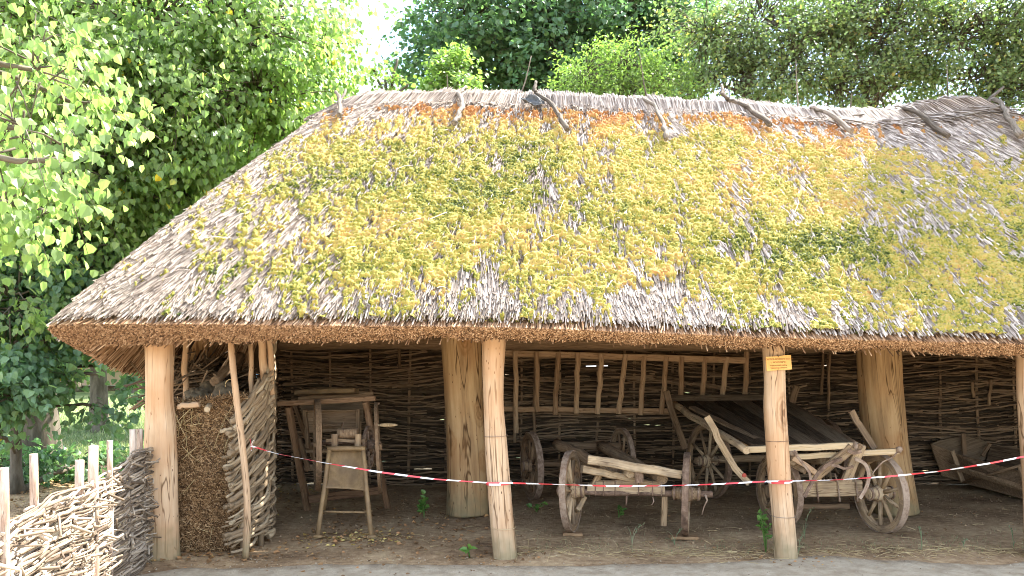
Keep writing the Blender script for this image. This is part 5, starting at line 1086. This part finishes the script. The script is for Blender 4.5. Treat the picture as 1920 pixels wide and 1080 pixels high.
# ------------------------------------------------------------------ trees
def limb(g, a, b, r0, r1, seg=9, wob=0.05, sag=0.0):
    u = np.linspace(0, 1, seg)[:, None]; a = np.asarray(a, float); b = np.asarray(b, float); P = a*(1-u)+b*u; L = np.linalg.norm(b-a)
    P[1:-1] += R.normal(0, wob*L/seg*1.5, (seg-2, 3)); P[:, 2] += sag*L*np.sin(math.pi*u[:, 0]); g.sweep(P, np.linspace(r0, r1, seg)*(1+R.normal(0, 0.04, seg)), m=8); return P
def tree(name, label, base, trunk, blobs, leaf, nsp, lsize, mat, group=None, trunk_r=0.22, per=34, droop=0.5, spray=0.35, slim=1.0, twigs=True, cat='tree', yellow=None, shell=0.6):
    """trunk: list of world points; blobs: (centre, radii, weight)"""
    base = np.asarray(base, float); t = thing(name, label, cat, base, group)
    g = G(); tr = np.array([base]+[np.asarray(p, float) for p in trunk]); k = len(tr); tt = np.linspace(0, k-1, k*7)
    Q = np.stack([np.interp(tt, np.arange(k), tr[:, i]) for i in range(3)], 1)
    for _ in range(3): Q[1:-1] = (Q[:-2]+Q[1:-1]*2+Q[2:])/4
    rr = trunk_r*np.linspace(1.0, 0.35, len(Q)); rr[0] *= 1.45; rr[1] *= 1.2
    an = np.arange(16)/16*2*math.pi; lump = 1+0.22*(fbm(np.cos(an)[None]*2+5, np.sin(an)[None]*2+5, Q[:, 2:3]*1.5, o=3, seed=3)-0.5)
    g.sweep(Q, (rr[:, None]*lump)[None, :, :, None], cross=np.stack([np.cos(an), np.sin(an)], 1))
    gl = G(); wsum = sum(b[2] for b in blobs)
    for c, rad_, w in blobs:
        c = np.asarray(c, float); rad_ = np.broadcast_to(np.asarray(rad_, float), (3,))
        j = np.argmin(np.linalg.norm(Q-(c-np.array([0, 0, rad_[2]*0.8])), axis=1)); P = limb(g, Q[j], c, max(rr[j]*0.45, 0.02), 0.02, sag=0.05)
        ns = max(3, int(nsp*w/wsum)); d = nrm(R.normal(0, 1, (ns, 3))); q = (shell+(1-shell)*R.random(ns)); inner = R.random(ns) < 0.25; q[inner] *= R.random(inner.sum())
        cc = c+d*q[:, None]*rad_
        # clumps: drop sprays where coarse noise is low so the crown has gaps
        keep = fbm(cc[:, 0]*1.1/max(0.5, rad_[0]*0.5)+3, cc[:, 1]*0.9, cc[:, 2]*1.1/max(0.5, rad_[2]*0.5), o=2, seed=13) > 0.40
        cc = cc[keep]; d = d[keep]; ns = len(cc)
        if ns == 0: continue
        if twigs:
            tw = cc-c; A = c+tw*0.25+R.normal(0, 0.05, cc.shape); m_ = (A+cc)/2+np.array([0, 0, 0.06])*rad_[2]
            g.sweep(np.stack([A, m_, cc], 1), np.stack([np.full(ns, 0.012), np.full(ns, 0.008), np.full(ns, 0.004)], 1)*(0.6+0.5*trunk_r/0.22), m=4)
        out = nrm(d+R.normal(0, 0.5, d.shape)); out[:, 2] = out[:, 2]*0.5-droop*0.6; out = nrm(out)
        L = spray*(0.6+0.8*R.random(ns))
        if twigs:
            E = cc+out*L[:, None]; g.sweep(np.stack([cc, (cc+E)/2+np.array([0, 0, 0.03]), E], 1), np.stack([np.full(ns, 0.004), np.full(ns, 0.003), np.full(ns, 0.002)], 1), m=3)
        q = R.random((ns, per)); pos = cc[:, None]+out[:, None]*(L[:, None]*q)[..., None]+R.normal(0, 1, (ns, per, 3))*(spray*0.30)*np.array([1, 1, 0.6])
        ld = nrm(out[:, None]*0.6+R.normal(0, 0.6, (ns, per, 3))+np.array([0, 0, -droop]))
        ln = nrm(R.normal(0, 0.45, (ns, per, 3))+np.array([0, 0, 1])+out[:, None]*0.5)
        sv = R.random(ns)[:, None]*0.35+R.random((ns, per))*0.65
        add_leaves(gl, pos.reshape(-1, 3), ld.reshape(-1, 3), ln.reshape(-1, 3), lsize*(0.6+0.6*R.random(ns*per)), sv.reshape(-1), slim)
    g.build('trunk', M['bark'], t); gl.build('crown', M[mat], t)
    return t
def B(px, py, Y, r, w=None): 
    r3 = np.broadcast_to(np.asarray(r, float), (3,)); return (W(px, py, Y), r, w if w else float(np.prod(r3)**(2/3)))
lb = W(78, 892, 11.0); lb[2] = 0
tree('linden_tree', 'tall old linden with hanging sunlit heart-shaped leaves left of the shed', lb, [W(70, 760, 11.0), W(60, 600, 11.0), W(52, 420, 11.1), W(35, 250, 11.1), W(22, 60, 11.2), W(20, -200, 11.3)],
     [B(100, 60, 9.6, 1.5), B(270, 60, 9.8, 1.4), B(430, 60, 10, 1.3), B(530, 60, 10.6, 0.9), B(610, 90, 11.0, 0.4), B(180, 200, 9.4, 1.2), B(340, 190, 9.6, 1.2), B(480, 190, 10.2, 1.0), B(560, 210, 11, 0.6), B(90, 300, 9.0, 0.9),
      B(330, 320, 10.3, 1.0), B(430, 260, 10.5, 0.9), B(210, 330, 9.6, 0.8), B(120, 480, 9.6, 0.8), B(260, 420, 10.6, 0.9), B(30, 560, 9.0, 0.7), B(615, 150, 11.5, 0.3), B(625, 20, 12, 0.35, 0.10)], 'l', 1900, 0.088, 'linden', trunk_r=0.30, per=32, droop=1.0, spray=0.45)
tree('linden_branch_tree', 'slender linden at the frame edge whose low leafy sprays hang closest to the viewer', np.array([-4.9, 4.6, 0]), [(-4.9, 4.6, 1.5), (-4.8, 4.6, 3), (-4.6, 4.7, 4.4)],
     [B(40, 240, 5.0, 0.42), B(110, 300, 4.8, 0.32), B(10, 380, 5.2, 0.40), B(30, 420, 5.4, 0.25), B(110, 400, 5.8, 0.22, 0.06), B(60, 130, 5.6, 0.5), B(150, 200, 6.4, 0.35, 0.12), B(0, 470, 5.2, 0.25, 0.06)], 'l', 110, 0.078, 'linden', trunk_r=0.06, per=24, droop=1.3, spray=0.42)
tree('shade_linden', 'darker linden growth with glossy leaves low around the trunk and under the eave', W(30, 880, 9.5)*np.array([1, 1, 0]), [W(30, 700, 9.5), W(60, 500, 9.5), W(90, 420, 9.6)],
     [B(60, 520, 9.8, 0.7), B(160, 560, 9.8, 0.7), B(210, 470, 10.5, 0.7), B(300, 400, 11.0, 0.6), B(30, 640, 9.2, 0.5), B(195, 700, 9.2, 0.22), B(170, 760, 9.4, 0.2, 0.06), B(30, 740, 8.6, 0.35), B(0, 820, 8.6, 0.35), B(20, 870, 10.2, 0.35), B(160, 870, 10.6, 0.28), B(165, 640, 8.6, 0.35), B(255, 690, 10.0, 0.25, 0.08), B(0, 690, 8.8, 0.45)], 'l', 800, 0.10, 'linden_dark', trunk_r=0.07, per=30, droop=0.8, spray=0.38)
def simple_base(px, Y): b = W(px, 700, Y); b[2] = 0; return b
tree('background_tree', 'leafy tree filling the gap behind the linden crown', simple_base(330, 17), [W(330, 400, 17), W(340, 100, 17)], [B(100, 350, 17, 2.6), B(330, 330, 17, 2.6), B(180, 100, 18, 3.2), B(400, 100, 18, 2.4), B(500, 250, 18, 1.3), B(60, 520, 16, 1.8), B(270, 520, 17, 1.3), B(0, 200, 17, 2.5)], 'l', 1500, 0.14, 'linden', trunk_r=0.3, per=30, spray=0.6, twigs=False)
tree('oak_tree', 'tall dark green oak rising behind the middle of the ridge', simple_base(1020, 16), [W(1020, 300, 16), W(1030, 60, 16), W(1040, -200, 16)],
     [B(1000, 60, 15.5, 1.9), B(880, 40, 15.5, 1.2), B(815, 10, 15.8, 0.6), B(1130, 70, 15.5, 1.6), B(1240, 60, 16, 1.4), B(930, 150, 15.5, 1.2), B(1050, 160, 15.2, 1.1), B(820, 110, 16, 0.9), B(1230, 150, 16, 1.0), B(795, 60, 16, 0.4), B(900, 90, 14.8, 0.9), B(1160, -10, 15, 1.2)], 'l', 1500, 0.115, 'oak', trunk_r=0.36, per=30, droop=0.3, spray=0.5)
tree('young_tree', 'pale green young tree just behind the ridge between the oak and the orchard', simple_base(1150, 12), [W(1150, 300, 12), W(1150, 180, 12)], [B(1100, 140, 11.8, 0.45), B(1170, 130, 12, 0.5), B(1230, 160, 12, 0.42), B(1080, 190, 11.8, 0.35), B(1180, 190, 11.8, 0.5), B(1270, 190, 12, 0.3)], 'l', 420, 0.06, 'young', trunk_r=0.06, per=26, droop=0.1, spray=0.28, slim=0.6)
tree('young_tree', 'small bright green tree peeping over the left part of the ridge', simple_base(850, 11.5), [W(850, 300, 11.5), W(850, 200, 11.5)], [B(850, 140, 11.5, 0.33), B(890, 160, 11.5, 0.28), B(815, 165, 11.5, 0.3), B(865, 185, 11.3, 0.35)], 'l', 210, 0.075, 'young', trunk_r=0.05, per=22, droop=0.3, spray=0.25)
tree('young_tree', 'thin sparse sapling against the sky between the linden and the oak', simple_base(730, 11.5), [W(730, 300, 11.5), W(728, 200, 11.5)], [B(722, 150, 11.5, (0.16, 0.2, 0.22)), B(745, 110, 11.6, (0.18, 0.2, 0.2)), B(700, 130, 11.5, (0.12, 0.1, 0.12)), B(765, 158, 11.5, 0.12)], 'l', 34, 0.07, 'young', trunk_r=0.04, per=14, droop=0.3, spray=0.22)
for i, (px, Y, lab, bl) in enumerate(((1400, 12.5, 'orchard tree with dense crooked twigs behind the right middle of the ridge', [(1330, 60, 12.5, 0.9), (1420, 40, 12.5, 1.0), (1370, 140, 12.5, 0.8), (1480, 120, 12.4, 0.85), (1320, 150, 12.6, 0.5), (1540, 50, 12.8, 0.7)]),
                                        (1620, 12.6, 'orchard tree with yellowing leaves above the sagging part of the ridge', [(1580, 50, 12.6, 0.95), (1660, 60, 12.5, 0.9), (1560, 150, 12.5, 0.75), (1650, 160, 12.3, 0.75), (1700, 10, 12.8, 0.9), (1730, 130, 12.4, 0.7)]),
                                        (1860, 12.0, 'orchard tree at the right end with bluish green leaves', [(1790, 70, 12.1, 0.9), (1870, 60, 12, 0.9), (1950, 60, 11.8, 0.9), (1820, 150, 12.0, 0.65), (1900, 170, 11.8, 0.7), (1960, 180, 11.5, 0.8), (1990, 300, 11.5, 0.8)]))):
    b = simple_base(px, Y)
    tree('orchard_tree', lab, b, [W(px, 420, Y), W(px+10, 250, Y), W(px, 150, Y)], [B(a, c, d, e) for a, c, d, e in bl], 'l', 900, 0.062, 'apple', group='orchard trees behind the shed', trunk_r=0.14, per=26, droop=0.2, spray=0.34, slim=0.85)
tree('roadside_tree', 'distant tree on the lawn seen beside the corner post', simple_base(186, 17), [W(184, 640, 17), W(180, 520, 17)], [B(200, 540, 17, 1.3), B(290, 570, 19, 0.9), B(100, 560, 18, 1.2)], 'l', 420, 0.12, 'linden', trunk_r=0.22, per=26, spray=0.5, twigs=False)
for i, (px, Y, r) in enumerate(((20, 40, 4), (140, 46, 4.5), (260, 42, 4), (380, 44, 4.2), (520, 60, 5))):
    b = simple_base(px, Y); tree('far_tree', ('far tree beyond the lawn at the frame edge', 'far tree beyond the lawn behind the linden trunk', 'far tree beyond the lawn beside the corner post', 'far tree beyond the lawn seen through the left bay', 'farthest tree hidden mostly by the shed')[i], b, [b+np.array([0, 0, 3]), b+np.array([0, 0, 6])], [(b+np.array([0, 0, 5.5]), r, 1), (b+np.array([2, 0, 8]), r, 1), (b+np.array([-2, 0, 8.5]), r, 1)], 'l', 260, 0.35, 'linden', group='far trees beyond the lawn', trunk_r=0.4, per=26, spray=1.2, twigs=False)
tree('shading_tree', 'leafy tree crown reaching over the right end of the shed that dapples the thatch', np.array([9.2, 11.2, 0]), [(9.1, 11.2, 3), (8.8, 11.0, 6)], [((6.9, 9.5, 7.6), (0.9, 0.7, 0.4), 1.0), ((5.75, 8.85, 7.7), (0.45, 0.28, 0.2), 0.22), ((6.2, 8.3, 7.7), (0.4, 0.25, 0.2), 0.16), ((7.3, 8.6, 8.0), (0.6, 0.5, 0.3), 0.4), ((7.9, 10.2, 8.4), (0.9, 0.7, 0.6), 0.8)], 'l', 800, 0.085, 'apple', trunk_r=0.18, per=30, spray=0.3)
# distant buildings
hb = thing('pink_house', 'low pink rendered house beyond the lawn half hidden by the linden leaves', 'house', (-26, 48, 0))
slab([(-40, 48, 0), (-22, 48, 0), (-22, 48, 3.4), (-40, 48, 3.4)], 6, (0, 1, 0), 'wall', 'pink', hb)
slab([(-40.6, 47.4, 3.4), (-21.4, 47.4, 3.4), (-23, 51, 5.6), (-39, 51, 5.6)], 0.25, (0, -0.5, 0.86), 'roof', 'slate', hb)
for x in (-37, -33, -29, -25): slab([(x, 47.95, 1.2), (x+1.2, 47.95, 1.2), (x+1.2, 47.95, 2.6), (x, 47.95, 2.6)], 0.06, (0, -1, 0), 'window', 'black', hb)
bs = thing('blue_kiosk', 'pale blue painted kiosk behind the left bay with a black railing on its front', 'kiosk', (-6.3, 16, 0))
slab([(-6.95, 16, 0), (-5.2, 16, 0), (-5.2, 16, 2.15), (-6.95, 16, 2.15)], 2.0, (0, 1, 0), 'wall', 'blue', bs)
slab([(-7.05, 15.8, 2.16), (-5.0, 15.8, 2.16), (-5.0, 18.2, 2.3), (-7.05, 18.2, 2.3)], 0.06, (0, 0, 1), 'roof', 'slate', bs)
g = G(); g.beam((-6.9, 15.8, 1.85), (-5.1, 15.8, 1.80), 0.03, 0.03, wob=0); g.beam((-6.9, 15.8, 1.3), (-5.1, 15.8, 1.3), 0.03, 0.03, wob=0)
for x in np.arange(-6.9, -5.1, 0.22): g.beam((x, 15.8, 0.02), (x, 15.8, 1.84), 0.02, 0.02, seg=2, wob=0)
g.build('railing', M['black'], bs)
